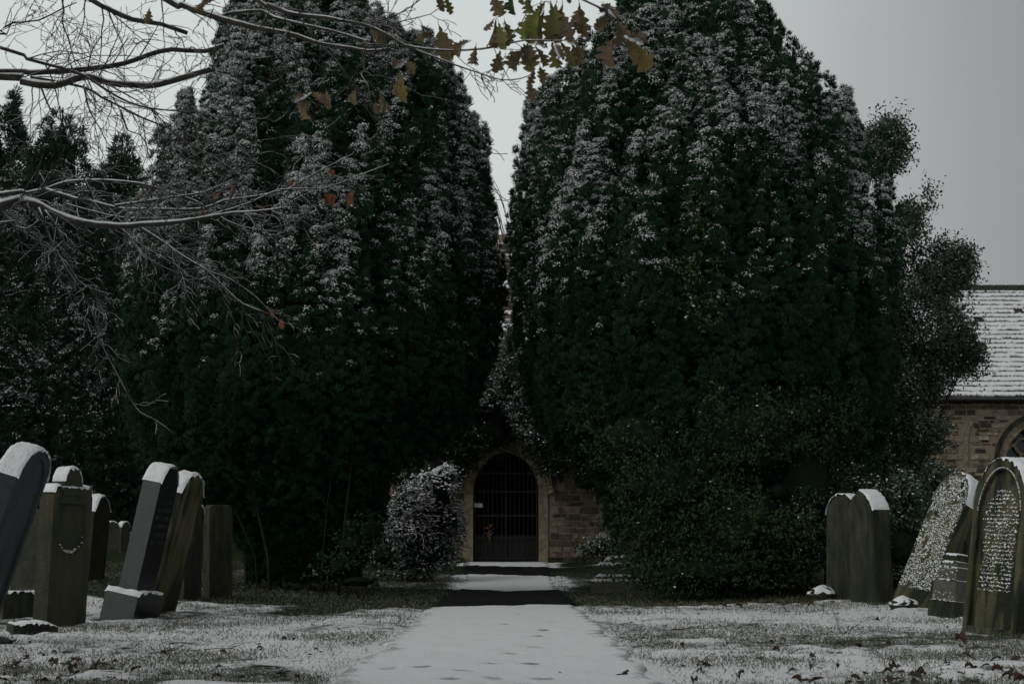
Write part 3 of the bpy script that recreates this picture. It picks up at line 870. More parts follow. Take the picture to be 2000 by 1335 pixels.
# ------------------------------------------------------------------ trees in the background on the left
BT = 42.5
o = thing('yew_tree', 'wide dark evergreen with snow-sprinkled sprays behind the gravestones on the left', 'tree', G(-14.0, BT))
SILB = [(330, -60, 120), (380, -150, 200), (430, -220, 250), (500, -260, 268), (600, -280, 275), (700, -290, 285), (800, -290, 300), (900, -280, 320), (980, -260, 335), (1020, -240, 345), (1060, -230, 350)]
plume_tree(o, SILB, BT, 520, (1.0, 2.6), (0.28, 0.55), 60, 0.13, 18, 'conifer', (P(0, 1080, BT).z, P(0, 450, BT).z), 2.2, ksn=22, depth=0.25, core=0.86, zlow=0.95, spread=0.8)
t = MB()
for i in range(9):
    x = -14 + rng.normal(0, 1.6)
    t.tube([(x, BT - 0.3 + rng.normal(0, .3), gz(x, BT) - 0.1), (x + rng.normal(0, .1), BT, 2.0), (x + rng.normal(0, .3), BT, 5)], (0.14, 0.11, 0.06), 8)
t.build('trunk', ['bark'], o)

def spire_tree(name, label, D, sil, n_, snow, group, twig=False):
    o = thing(name, label, 'tree', G(P((sil[0][1] + sil[0][2]) / 2, 900, D).x, D), group)
    plume_tree(o, sil, D, n_, (0.6, 1.9), (0.12, 0.34), 80, 0.2, 20, 'conifer', (P(0, 500, D).z, P(0, 250, D).z), snow, depth=0.8, core=0.45, zlow=P(0, 620, D).z, back=0.3, spread=0.9, lean=-0.42, ksn=8, filler=120, clipz=-10, loose=1.7)
    t = MB()
    c = (sil[0][1] + sil[0][2]) / 2
    pb, pt = P(c, 800, D), P(c, sil[0][0] + 10, D)
    t.tube([(pt.x, D, float(gz(pt.x, D)) - 0.1), (pt.x, D, pt.z * 0.5), (pt.x, D, pt.z)], (0.22, 0.15, 0.02), 8)
    t.build('trunk', ['bark'], o)
    return o
spire_tree('conifer', 'ragged conifer with two tips against the sky behind the bare branches', 46.0, [(200, 118, 128), (230, 108, 135), (260, 92, 150), (300, 75, 175), (340, 60, 185), (400, 40, 195), (500, 0, 220), (620, -20, 240)], 130, 0.4, 'conifers beyond the churchyard')
spire_tree('conifer', 'slim conifer with one narrow tip, beside the yew left of the path', 45.5, [(250, 238, 241), (275, 233, 246), (310, 222, 250), (350, 200, 258), (400, 180, 270), (500, 160, 285), (620, 150, 290)], 80, 0.4, 'conifers beyond the churchyard')
spire_tree('conifer', 'dark shaggy conifer cut off by the left edge of the photo', 47.0, [(185, -60, 20), (230, -90, 36), (290, -120, 52), (360, -150, 85), (450, -170, 110), (620, -180, 140)], 110, 0.25, 'conifers beyond the churchyard')

# ------------------------------------------------------------------ bare trees: recursive twigs
def resample(pts, step):
    p = np.asarray([tuple(q) for q in pts], float)
    # Catmull-Rom through the points
    ext = np.vstack([2 * p[0] - p[1], p, 2 * p[-1] - p[-2]])
    out = []
    for i in range(1, len(ext) - 2):
        a, b_, c, d = ext[i - 1:i + 3]
        m = max(2, int(np.linalg.norm(c - b_) / step))
        for t_ in np.linspace(0, 1, m, endpoint=False):
            out.append(0.5 * (2 * b_ + (c - a) * t_ + (2 * a - 5 * b_ + 4 * c - d) * t_ ** 2 + (-a + 3 * b_ - 3 * c + d) * t_ ** 3))
    out.append(p[-1])
    return np.array(out)
def twig(mb, p, d, L, r, lvl, droop=0.0, flatten=1.0, sides=4):
    n_ = 7
    pts, rad = [np.array(p)], [r]
    dirs = []
    for i in range(n_):
        d = unit(d + np.array((0.22, 0.22 * flatten, 0.22)) * rng.normal(size=3) + np.array((0, 0, -droop)))
        pts.append(pts[-1] + d * L / n_)
        dirs.append(d)
        rad.append(max(r * (1 - 0.75 * (i + 1) / n_), 0.0011))
    mb.tube(pts, rad, sides, cap=False)
    if lvl > 0:
        for i in range(1, n_):
            if rng.random() < 0.36:
                s = rng.choice([-1, 1])
                perp = unit(np.cross(dirs[i], (0, 1, 0)) * s + np.array((0, 0.5 * rng.normal() * flatten, 0)))
                twig(mb, pts[i], unit(dirs[i] * 0.75 + perp * rng.uniform(0.4, 0.9)), L * rng.uniform(0.3, 0.55), rad[i] * 0.65, lvl - 1, droop, flatten)
def limb(tree, pix, D, th0, th1, ntw, tl, mname, lead=None, droop=0.04, lvl=2, snow=None, dend=None, side=0, name='branch'):
    """a bough given by photo points and distance (metres), with thickness in photo pixels"""
    dend = dend or D
    pts = [P(x, y, D + (dend - D) * i / max(1, len(pix) - 1)) for i, (x, y) in enumerate(pix)]
    k = D / FPX
    if lead:
        pts = [Vector(q) for q in lead] + pts
    rs = resample(pts, 0.05)
    s = np.linspace(0, 1, len(rs))
    nl = (np.linalg.norm(rs - np.array(tuple(P(*pix[0], D))), axis=1)).argmin() / len(rs) if lead else 0
    r = np.interp(s, [0, nl + 1e-6, 1], [th0 * k * 0.5 * (1.5 if lead else 1), th0 * k * 0.5, th1 * k * 0.5])
    rs = rs + (fbm(rs, 9, 2)[:, None] - 0.5) * r[:, None] * np.array((0.6, 0.6, 0.9))
    r = r * (0.88 + 0.3 * fbm(rs, 16, 2))
    mb = MB()
    mb.tube(rs, r, 9)
    lo = int(nl * len(rs))
    for j in range(ntw):
        i = int(rng.integers(lo, len(rs) - 1))
        tg = unit(rs[min(i + 1, len(rs) - 1)] - rs[max(i - 1, 0)])
        sg = side if side else rng.choice([-1, 1])
        perp = unit(np.cross(tg, (0, 1, 0)) * sg + np.array((0, 0.5 * rng.normal(), 0)))
        twig(mb, rs[i], unit(tg * rng.uniform(0.5, 1.0) + perp * rng.uniform(0.4, 1.0)), tl * k * rng.uniform(0.5, 1.3), min(r[i] * 0.5, 1.6 * k), lvl, droop)
    o = mb.build(name, [mname], tree)
    if snow:
        sm = MB()
        rr = r * (0.72 + 0.5 * (fbm(rs, 12, 2) - 0.4))
        cover = sst(0.3, 0.5, fbm(rs, 5, 2) + snow - 0.5)
        rr = rr * (0.35 + 0.65 * cover)
        up = rs + np.array((0, 0, 1)) * (r * 0.62)[:, None]
        sm.tube(up, np.maximum(rr, 0.0008), 8, flat=0.75)
        sm.build('snow', ['snow'], o)
    return o

OAK = (-3.7, 5.2)
oak = thing('oak_tree', 'bare oak reaching in from the top left, last brown lobed leaves hanging from it', 'tree', G(*OAK))
t = MB()
tp = resample([(OAK[0], OAK[1], -0.2), (OAK[0] + .05, OAK[1], 1.2), (OAK[0] - .05, OAK[1], 2.6), (OAK[0] + .1, OAK[1] - .1, 4.2), (OAK[0] + .3, OAK[1] - .2, 6)], 0.15)
t.tube(tp, np.interp(tp[:, 2], [-.2, .3, 2, 6], [0.42, 0.3, 0.25, 0.1]), 14)
t.build('trunk', ['oak_bark'], oak)
tz = lambda z: (OAK[0], OAK[1], z)
limb(oak, [(0, 140), (60, 142), (150, 137), (240, 125), (290, 107), (335, 97), (400, 100), (437, 88)], 5.4, 12, 9, 10, 170, 'oak_bark', [tz(2.35), (-2.8, 5.3, 2.52)], snow=0.3, lvl=2)
limb(oak, [(0, 149), (42, 159), (105, 168), (147, 154), (175, 149), (210, 161), (287, 168), (332, 159), (413, 135)], 5.2, 15, 11, 7, 150, 'oak_bark', [tz(2.25), (-2.8, 5.2, 2.45)], snow=0.55, side=1)
limb(oak, [(0, 93), (52, 115), (122, 133), (168, 150), (210, 178), (252, 200), (297, 212), (350, 217), (400, 222)], 5.1, 8, 2, 16, 190, 'oak_bark', [tz(2.7), (-2.7, 5.1, 2.75)], snow=0.2)
limb(oak, [(60, 150), (165, 171), (196, 189), (238, 210), (280, 231), (332, 252), (367, 280), (413, 304), (455, 332), (497, 360)], 5.3, 6, 1.6, 18, 150, 'oak_bark', snow=0.2)
limb(oak, [(210, 165), (290, 210), (330, 250), (380, 300), (400, 330)], 5.1, 3, 1.2, 12, 120, 'oak_bark')
limb(oak, [(120, -10), (121, 40), (133, 75), (148, 127)], 4.9, 4, 2, 10, 150, 'oak_bark', [tz(3.6), (-2.4, 5.0, 3.4), (-1.8, 4.9, 3.0)])
limb(oak, [(-10, 65), (0, 60), (25, 45), (75, 40), (120, 18), (150, 5)], 5.2, 5, 2, 10, 160, 'oak_bark', [tz(2.8), (-2.6, 5.2, 2.8)])
limb(oak, [(78, 165), (98, 213), (122, 238), (135, 275)], 5.2, 4, 1.3, 9, 110, 'oak_bark')
limb(oak, [(163, 165), (175, 217), (196, 252), (210, 280), (235, 300)], 5.2, 3.5, 1.2, 9, 110, 'oak_bark')
limb(oak, [(250, 255), (272, 262), (288, 290), (278, 325), (250, 352)], 5.4, 2.5, 1.2, 6, 60, 'oak_bark', [tuple(P(235, 215, 5.3))])
limb(oak, [(168, -7), (210, 17), (259, 38), (315, 47), (365, 65)], 4.8, 11, 9, 6, 160, 'oak_bark', [tz(3.5), (-2.6, 5.0, 3.2), (-1.9, 4.85, 2.95)], snow=0.3)
limb(oak, [(315, -7), (355, 10), (383, 21), (432, 37), (500, 54), (562, 66), (600, 77), (632, 87), (687, 94), (720, 99), (762, 95)], 4.5, 15, 3.5, 14, 150, 'oak_bark', [tz(4.0), (-2.4, 4.8, 3.5), (-1.6, 4.6, 2.95)], snow=0.6, dend=4.2)
limb(oak, [(430, 36), (445, 27), (470, 24), (512, 21), (537, 35), (587, 47), (650, 61), (700, 76), (724, 81)], 4.45, 7, 4.5, 6, 100, 'oak_bark', snow=0.6, dend=4.2)
limb(oak, [(490, -8), (525, 10), (562, 24), (600, 31), (637, 35), (675, 42), (712, 49), (754, 66), (790, 88), (835, 96), (880, 99), (940, 96), (985, 88), (1024, 79), (1075, 80), (1105, 79)], 4.2, 8.5, 2, 16, 110, 'oak_bark', [tz(4.3), (-2.2, 4.6, 3.6), (-1.2, 4.3, 2.8)], snow=0.5, dend=3.9)
limb(oak, [(790, 88), (811, 97), (850, 112), (895, 129), (940, 144), (979, 156), (1015, 154), (1036, 146)], 4.1, 4.5, 1.8, 12, 60, 'oak_bark', dend=3.9, snow=0.3, lvl=1)
limb(oak, [(985, 88), (1004, 66), (1020, 42), (1033, 15), (1040, -10)], 3.95, 2, 2, 3, 40, 'oak_bark', lvl=1)
limb(oak, [(1126, -6), (1168, 15), (1192, 30), (1206, 42), (1215, 70)], 3.8, 4, 2, 5, 50, 'oak_bark', [tz(4.6), (-2.0, 4.4, 3.7), (-0.6, 3.9, 2.7)], lvl=1, snow=0.5)
limb(oak, [(627, 91), (650, 112), (670, 137), (687, 160), (707, 180), (717, 212), (735, 240)], 4.3, 4.5, 2, 8, 80, 'oak_bark', snow=0.3, lvl=1)
limb(oak, [(560, 66), (530, 110), (548, 150), (575, 178), (600, 186)], 4.4, 2.5, 1.8, 6, 70, 'oak_bark', lvl=1)
limb(oak, [(712, 49), (760, 35), (800, 15), (830, -8)], 4.1, 3, 1.5, 8, 80, 'oak_bark', lvl=1)
limb(oak, [(740, 58), (790, 40), (840, 28), (870, 5)], 4.1, 2.5, 1.5, 8, 70, 'oak_bark', lvl=1)

BEE = (-4.3, 6.9)
bee = thing('beech_tree', 'leafless tree whose snow-laden boughs reach in from the left edge at mid height', 'tree', G(*BEE))
t = MB()
t.tube(resample([(BEE[0], BEE[1], -.2), (BEE[0], BEE[1], 1.2), (BEE[0] + .1, BEE[1], 2.6), (BEE[0] + .1, BEE[1], 5)], 0.15), 0.26, 14)
t.build('trunk', ['beech_bark'], bee)
bz = lambda z: (BEE[0], BEE[1], z)
limb(bee, [(0, 380), (52, 378), (98, 367), (133, 355), (196, 353), (273, 359), (330, 375), (387, 395), (445, 432), (494, 447), (544, 453)], 6.4, 9, 2, 18, 150, 'beech_bark', [bz(1.9), (-3.2, 6.6, 2.2)], snow=0.8, lvl=2)
limb(bee, [(90, 372), (147, 388), (210, 402), (245, 408), (315, 409), (395, 408), (437, 392), (500, 383), (560, 370), (595, 350), (647, 322), (690, 300)], 6.3, 9, 1.5, 26, 130, 'beech_bark', snow=0.8)
limb(bee, [(225, 402), (280, 394), (350, 383), (402, 374), (455, 350)], 6.2, 6, 2, 14, 110, 'beech_bark', snow=0.8)
limb(bee, [(0, 402), (35, 396), (70, 399), (98, 413), (130, 427), (168, 437), (210, 441), (280, 439), (332, 436), (402, 425), (455, 416), (500, 413), (560, 405)], 6.0, 21, 3, 34, 150, 'beech_bark', [bz(1.7), (-3.2, 6.4, 2.05)], snow=1.0)
limb(bee, [(402, 423), (490, 395), (542, 371), (600, 368), (640, 366), (700, 343), (760, 320)], 6.1, 4, 1.3, 16, 90, 'beech_bark', snow=0.6)
limb(bee, [(272, 443), (321, 474), (354, 498), (404, 529), (441, 564), (474, 593), (527, 613)], 6.0, 5, 1.8, 20, 110, 'beech_bark', snow=0.6, droop=0.12)
limb(bee, [(404, 529), (450, 545), (500, 580), (530, 612), (552, 630), (580, 632)], 6.0, 2.2, 1.2, 6, 60, 'beech_bark', lvl=1)
limb(bee, [(76, 405), (99, 469), (132, 527), (161, 572), (185, 622), (196, 667), (222, 717), (247, 766), (272, 803), (305, 820), (342, 848)], 5.9, 4, 1.2, 22, 70, 'beech_bark', droop=0.1, lvl=1)
limb(bee, [(88, 410), (124, 469), (144, 535), (165, 556), (194, 568), (222, 575)], 5.9, 4, 1.2, 14, 80, 'beech_bark', droop=0.1)
limb(bee, [(237, 440), (262, 480), (288, 506), (340, 530), (380, 560)], 6.0, 3, 1.2, 14, 90, 'beech_bark', droop=0.12)
limb(bee, [(325, 470), (340, 520), (352, 560), (362, 600), (375, 640)], 6.0, 2.2, 1.0, 10, 70, 'beech_bark', droop=0.12, lvl=1)
limb(bee, [(0, 435), (30, 440), (52, 447), (76, 430)], 5.9, 4, 2.5, 8, 90, 'beech_bark', [bz(1.6), (-2.9, 6.2, 1.95)], snow=0.6)
limb(bee, [(130, 398), (180, 412), (240, 425), (330, 424), (420, 410)], 6.1, 3.5, 1.5, 16, 110, 'beech_bark', snow=0.5)

# far bare tree at the left edge, weeping tree between the yews
ft = thing('bare_tree', 'thin-twigged leafless tree at the left edge, behind the conifers', 'tree', G(P(-60, 800, 49).x, 49))
mb = MB()
b0 = P(-60, 900, 49)
mb.tube([(b0.x, 49, float(gz(b0.x, 49)) - .1), (b0.x, 49, 5), (b0.x, 49, 12)], (0.25, 0.18, 0.1), 8)
mb.build('trunk', ['bark'], ft)
mb = MB()
for i in range(46):
    a = rng.uniform(-0.3, 1.3)
    st = np.array(tuple(P(rng.uniform(-90, 10), rng.uniform(300, 430), 49)))
    twig(mb, st, np.array((math.cos(a), 0.2 * rng.normal(), math.sin(a) + 0.2)), rng.uniform(1.5, 3.0), 0.016, 2, 0.0)
mb.build('crown', ['far_twig'], ft)
wt = thing('weeping_tree', 'weeping tree with thin hanging brown twigs in the gap between the two yews', 'tree', G(-1.6, 33))
mb = MB()
mb.tube([(-1.9, 33, .2), (-1.8, 33, 5), (-1.6, 33, 10)], (0.2, 0.15, 0.08), 8)
mb.build('trunk', ['bark'], wt)
mb = MB()
for i in range(60):
    x0, y0 = rng.uniform(925, 955), rng.uniform(330, 450)
    L = rng.uniform(60, 190)
    sw = rng.uniform(10, 52)
    pts = [P(x0, y0, 33), P(x0 + sw * .45, y0 + L * .25, 33), P(x0 + sw * .8, y0 + L * .6, 33), P(x0 + sw, y0 + L, 33)]
    mb.tube(resample(pts, 0.2), 0.0075, 4, cap=False)
for (a, b_, c) in [((935, 285), (965, 300), (992, 300)), ((935, 280), (970, 295), (985, 314)), ((940, 355), (975, 380), (1000, 400)), ((945, 350), (960, 368), (975, 372)), ((950, 385), (985, 392), (1005, 385))]:
    mb.tube(resample([P(*a, 33), P(*b_, 33), P(*c, 33)], 0.15), 0.009, 4, cap=False)
mb.tube(resample([(-1.6, 33, 10), P(920, 290, 33), P(950, 290, 33)], 0.3), 0.02, 5)
mb.build('crown', ['weeping'], wt)

# ------------------------------------------------------------------ oak and beech leaves
def leaf_mesh(name, kind, curl, seed):
    r = np.random.default_rng(seed)
    n_ = 44
    t_ = np.linspace(0, 1, n_)
    if kind == 'oak':
        envp = 0.27 * np.sin(np.pi * np.clip(t_ * 0.97 + 0.01, 0, 1) ** 1.35) ** 0.7 * (0.6 + 0.55 * t_)
        lob = 0.38 + 0.62 * np.abs(np.sin(np.pi * (t_ * 4.4 + 0.1))) ** 0.8
        wl = envp * lob * (0.9 + 0.2 * r.random(n_))
        wr = envp * (0.38 + 0.62 * np.abs(np.sin(np.pi * (t_ * 4.4 + 0.4))) ** 0.8)
    else:
        wl = wr = 0.27 * np.sin(np.pi * t_ ** 0.9) ** 0.9
    wl, wr = np.maximum(wl, 0.012), np.maximum(wr, 0.012)
    cz = curl * np.sin(t_ * 2.6) * 0.2
    rows = []
    for s_, w in ((-1, wl), (-0.5, wl), (0, wl * 0), (0.5, wr), (1, wr)):
        zz_ = cz + np.abs(s_) ** 1.5 * w * curl * 1.1 + 0.02 * np.sin(t_ * 13 + s_ * 3)
        rows.append(np.stack([s_ * w, t_, zz_], -1))
    V = np.stack(rows, 0).transpose(1, 0, 2)
    mb = MB()
    mb.grid(V)
    mb.tube([(0, -0.14, 0.01), (0, 0.3, cz[10] + .006), (0, 0.95, cz[-2] + .006)], (0.008, 0.011, 0.004), 4)
    me_o = mb.build(name, ['leaf_brown'])
    me = me_o.data
    bpy.data.objects.remove(me_o)
    return me
LM = {}
def leaf_data(kind, col, v):
    key = (kind, col, v)
    if key not in LM:
        me = leaf_mesh('leaf', kind, [0.35, 0.7, 1.3, -0.5][v], 5 + v)
        me.materials.clear()
        me.materials.append(M['leaf_' + col])
        LM[key] = me
    return LM[key]
def put_leaf(tree, kind, col, a, b_, D, v=None, width=1.0, roll=None, snow=False):
    A, B = P(*a, D), P(*b_, D + rng.uniform(-0.03, 0.03))
    yv = (B - A)
    L = yv.length
    yv.normalize()
    zv = Vector((rng.normal(0, .45), -1, rng.normal(0, .25))) if roll is None else Vector(roll)
    zv = (zv - yv * zv.dot(yv)).normalized()
    if rng.random() < 0.5 and roll is None:
        zv = -zv
    xv = yv.cross(zv)
    me = leaf_data(kind, col, int(rng.integers(0, 3)) if v is None else v)
    o = link('leaf', me, tree)
    mt = Matrix((xv * L * width, yv * L, zv * L)).transposed().to_4x4()
    mt.translation = A - parent_origin(tree)
    o.matrix_local = mt
    if snow:
        sm = MB()
        cs = np.array([(rng.normal(0, .09), rng.uniform(.1, .8), 0.03) for i in range(46)])
        blobs(sm, cs, rng.uniform(0.05, 0.11, 46), 0.6)
        s = sm.build('snow', ['snow'])
        s.parent = o
        s.location = (0, 0, 0)
    return o
OL = [('brown', 848, -10, 860, 14), ('olive', 868, -8, 880, 29), ('brown', 862, -12, 868, 24), ('brown', 958, -14, 980, 31), ('darkgreen', 1003, -10, 1010, 31), ('olive', 1030, -12, 1040, 24), ('olive', 1022, -10, 1025, 14), ('darkgreen', 1112, -12, 1113, 9),
      ('brown', 968, 38, 950, 82), ('olive', 974, 44, 985, 96), ('olive', 985, 40, 992, 86), ('tan', 966, 36, 944, 58), ('olive', 985, 60, 978, 96),
      ('green', 1060, 18, 1030, 80), ('olive', 1063, 20, 1062, 82), ('green', 1056, 16, 1048, 72), ('brown', 1075, 4, 1088, 80), ('olive', 1086, 8, 1070, 76), ('tan', 1098, 22, 1120, 84), ('brown', 1100, 10, 1104, 78), ('olive', 1066, 2, 1050, 30),
      ('brown', 1131, 8, 1140, 72), ('tan', 1133, 10, 1135, 44), ('brown', 1120, 28, 1131, 60),
      ('brown', 1030, 88, 1006, 134), ('brown', 1034, 88, 1020, 128), ('olive', 1037, 88, 1037, 143), ('brown', 1044, 88, 1060, 128), ('brown', 1000, 98, 1008, 120),
      ('olive', 1078, 80, 1094, 130), ('olive', 1096, 82, 1118, 130), ('brown', 1116, 78, 1146, 118), ('brown', 1122, 82, 1136, 112),
      ('brown', 1044, 132, 1030, 168), ('tan', 1034, 158, 1042, 200), ('brown', 1054, 130, 1059, 166), ('brown', 977, 98, 966, 142),
      ('brown', 1192, 34, 1160, 58), ('tan', 1206, 40, 1198, 96), ('tan', 1210, 68, 1207, 134), ('yellow', 1222, 74, 1266, 134), ('yellow', 1230, 72, 1240, 122), ('tan', 1204, 34, 1184, 8),
      ('brown', 858, 50, 878, 118), ('brown', 862, 60, 888, 108), ('brown', 835, 50, 806, 78), ('tan', 915, 82, 900, 116), ('tan', 930, 88, 927, 122), ('brown', 826, 50, 838, 74),
      ('yellow', 782, 142, 792, 198), ('brown', 778, 142, 766, 184), ('brown', 796, 120, 808, 148), ('tan', 716, 40, 738, 76), ('brown', 735, 46, 754, 84),
      ('tan', 612, 180, 632, 204), ('tan', 583, 186, 588, 222), ('brown', 600, 196, 612, 226), ('tan', 638, 178, 648, 214), ('brown', 695, 172, 699, 206), ('brown', 742, 178, 746, 214), ('tan', 733, 196, 738, 222),
      ('brown', 402, 2, 384, 20), ('brown', 292, 16, 284, 46), ('tan', 420, 0, 396, 6)]
for c, x0, y0, x1, y1 in OL:
    o = put_leaf(oak, 'oak', c, (x0, y0), (x1, y1), 3.95 if x0 > 880 else 4.2, width=rng.uniform(0.9, 1.4))
    lab = {'green': 'yellow-green oak leaf', 'darkgreen': 'dark green oak leaf', 'yellow': 'yellowing brown oak leaf'}.get(c)
    if lab:
        o['label'] = lab
for (x0, y0, x1, y1) in [(1216, 70, 1264, 90), (1102, 80, 1128, 90), (1044, 82, 1068, 97), (920, 80, 896, 92), (792, 118, 768, 136), (610, 180, 590, 196), (1188, 16, 1204, 38), (600, 186, 572, 202), (820, 50, 836, 66), (1083, 84, 1098, 120)]:
    put_leaf(oak, 'oak', 'tan', (x0, y0), (x1, y1), 3.9 if x0 > 880 else 4.2, 1, 0.8, roll=(0.1, -0.75, 0.8), snow=True)
for (x0, y0, x1, y1) in [(641, 380, 638, 402), (655, 381, 652, 409), (678, 378, 675, 401), (688, 372, 690, 390), (527, 602, 531, 623), (550, 622, 553, 642), (506, 402, 509, 418), (398, 408, 404, 424), (430, 376, 420, 392), (452, 360, 446, 374), (560, 362, 572, 356), (645, 330, 650, 348)]:
    put_leaf(bee, 'beech', 'orange', (x0, y0), (x1, y1), 6.1)

# ------------------------------------------------------------------ the church
church = thing('stone_church', 'rubble stone church with snow-covered slate roof, pointed window and arched porch behind the yews', 'church', G(2, 45))
def poly_fill(bm, loops):
    es = []
    for lp in loops:
        vs = [bm.verts.new(p) for p in lp]
        es += [bm.edges.new((vs[i], vs[(i + 1) % len(vs)])) for i in range(len(vs))]
    bmesh.ops.triangle_fill(bm, use_beauty=True, edges=es)
def holed_wall(name, outer, holes, y, thick, mname, parent):
    bm = bmesh.new()
    poly_fill(bm, [[(x, y, z) for x, z in lp] for lp in [outer] + holes])
    r = bmesh.ops.extrude_face_region(bm, geom=list(bm.faces))
    bmesh.ops.translate(bm, verts=[v for v in r['geom'] if isinstance(v, bmesh.types.BMVert)], vec=(0, thick, 0))
    bmesh.ops.recalc_face_normals(bm, faces=bm.faces)
    me = bpy.data.meshes.new(name)
    bm.to_mesh(me)
    bm.free()
    me.materials.append(M[mname])
    return link(name, me, parent)
def arch(a, rise, spring, base, n_=14, cx=0.0):
    c = (rise * rise - a * a) / (2 * a)
    R = a + c
    top = math.atan2(rise, c)
    right = [(cx - c + R * math.cos(t_), spring + R * math.sin(t_)) for t_ in np.linspace(0, top, n_)]
    left = [(2 * cx - x, z) for x, z in right[:-1]][::1]
    return [(cx - a, base)] + left + right[::-1] + [(cx + a, base)]
def inside(poly, x, z):
    r = False
    for i in range(len(poly)):
        (x1, z1), (x2, z2) = poly[i], poly[i - 1]
        if (z1 > z) != (z2 > z) and x < (x2 - x1) * (z - z1) / (z2 - z1) + x1:
            r = not r
    return r
def rubble(name, x0, x1, z0, z1, y, keep, parent, hmin=0.06, hmax=0.19, wmin=0.14, wmax=0.46, dark_top=None, tl=None):
    mb = MB()
    z = z0
    while z < z1:
        h = rng.uniform(hmin, hmax)
        x = x0 - rng.uniform(0, wmax)
        while x < x1:
            w = rng.uniform(wmin, wmax) * (0.7 + h * 2)
            a, b_ = max(x, x0), min(x + w, x1)
            x += w
            if b_ - a < 0.07:
                continue
            g_ = rng.uniform(0.008, 0.02)
            j = lambda: rng.uniform(-0.012, 0.012)
            zt, zb_ = z + h - g_ + j(), z + g_ + j()
            if not (keep((a + b_) / 2, (zt + zb_) / 2) and keep(a, zb_) and keep(b_, zb_) and keep(a, zt) and keep(b_, zt)):
                continue
            pr = rng.uniform(0.012, 0.04)
            fr = [(a + g_ + j(), zb_ + j()), (b_ - g_ + j(), zb_ + j()), (b_ - g_ + j(), zt + j()), (a + g_ + j(), zt + j())]
            cxx, czz = (a + b_) / 2, (zt + zb_) / 2
            v = [(p, y + 0.01, q_) for p, q_ in fr] + [(cxx + (p - cxx) * 0.93, y - pr, czz + (q_ - czz) * 0.88) for p, q_ in fr]
            tn = rng.choice([0.05, 0.2, 0.45, 0.65, 0.85], p=[.16, .14, .2, .28, .22]) + rng.normal(0, 0.08) if tl is None else rng.normal(tl, 0.13)
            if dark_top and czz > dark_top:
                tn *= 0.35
            mb.add(v, np.array([(4, 5, 6, 7), (0, 1, 5, 4), (1, 2, 6, 5), (2, 3, 7, 6), (3, 0, 4, 7)]), 0, float(np.clip(tn, 0, 1)))
        z += h
    return mb.build(name, ['rubble'], parent, smooth=False)
def voussoirs(mb, inner, outer, y, depth, nper, tint=None):
    """dressed blocks between two outlines with the same number of points"""
    n_ = len(inner)
    i = 0
    while i < n_ - 1:
        j = min(i + nper, n_ - 1)
        idx = list(range(i, j + 1))
        f = [np.array(inner[k]) for k in idx]
        o = [np.array(outer[k]) for k in idx]
        gap = 0.006
        ring = f + o[::-1]
        cen = sum(ring) / len(ring)
        ring = [cen + (r - cen) * (1 - gap / max(np.linalg.norm(r - cen), 0.05)) for r in ring]
        m = len(ring)
        v = [(r[0], y, r[1]) for r in ring] + [(r[0], y + depth, r[1]) for r in ring]
        L_ = len(idx)
        fq = [(k, k + 1, m - 2 - k, m - 1 - k) for k in range(L_ - 1)]
        fs = [np.array([(a, d_, c_, b_) for a, b_, c_, d_ in fq]), np.array([(k, (k + 1) % m, m + (k + 1) % m, m + k) for k in range(m)])]
        mb.add(v, fs, 0, float(np.clip(rng.normal(0.45, 0.22), 0, 1)) if tint is None else tint)
        i = j

# chancel wall with its window
CW = 43.0
ze = P(1900, 776, 42.7).z
xa, xb = 8.0, 27.0
zg = float(gz(14, CW)) - 0.2
wcx = P(2003, 900, CW).x
wz_top = P(2000, 838, CW).z
wa = 0.62
w_in = arch(wa, 1.05, wz_top - 1.05, wz_top - 3.0, 12, wcx)
wo = arch(wa + 0.22, 1.05 + 0.27, wz_top - 1.05, wz_top - 3.0, 12, wcx)
wo2 = arch(wa + 0.34, 1.05 + 0.41, wz_top - 1.05, wz_top - 1.2, 12, wcx)
cwall = holed_wall('wall', [(xa, zg), (xb, zg), (xb, ze), (xa, ze)], [w_in], CW, 0.6, 'mortar', church)
bx_ = P(1888, 900, CW).x
seam = [(P(1883, 1000, CW)), P(1887, 900, CW), P(1886, 862, CW), P(1891, 838, CW), P(1902, 815, CW)]
def keep_ch(x, z):
    return not inside(wo2 + [(wcx + wa + .34, zg), (wcx - wa - .34, zg)], x, z) and not (abs(x - np.interp(z, [p.z for p in seam], [p.x for p in seam])) < 0.07 and z < seam[-1].z)
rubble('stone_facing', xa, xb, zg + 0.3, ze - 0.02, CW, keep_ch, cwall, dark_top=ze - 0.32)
mb = MB()
sl, sr = [(p.x - 0.055, p.z) for p in map(Vector, resample(seam, 0.22))], [(p.x + 0.055, p.z) for p in map(Vector, resample(seam, 0.22))]
voussoirs(mb, sl, sr, CW - 0.045, 0.05, 2)
mb.build('blocked_arch', ['dressed'], cwall, smooth=False)
win = MB()
voussoirs(win, w_in, wo, CW - 0.06, 0.3, 2)
win_o = win.build('window', ['dressed'], church, smooth=False)
mb = MB()
voussoirs(mb, wo[1:-1], wo2[1:-1], CW - 0.13, 0.14, 4, 0.0)
mb.build('hood_mould', ['stone_dark'], win_o, smooth=False)
gl = MB()
vv = [(x, CW + 0.3, z) for x, z in w_in]
gl.add(vv, np.arange(len(vv))[::-1].copy()[None])
gl.build('glass', ['glass'], win_o, smooth=False)
mb = MB()
for s_ in (-1, 1):
    la = arch(wa / 2 - 0.03, 0.62, wz_top - 1.12, wz_top - 3.0, 8, wcx + s_ * wa / 2)
    lo_ = arch(wa / 2 + 0.03, 0.72, wz_top - 1.12, wz_top - 3.0, 8, wcx + s_ * wa / 2)
    voussoirs(mb, la, lo_, CW + 0.16, 0.1, 3)
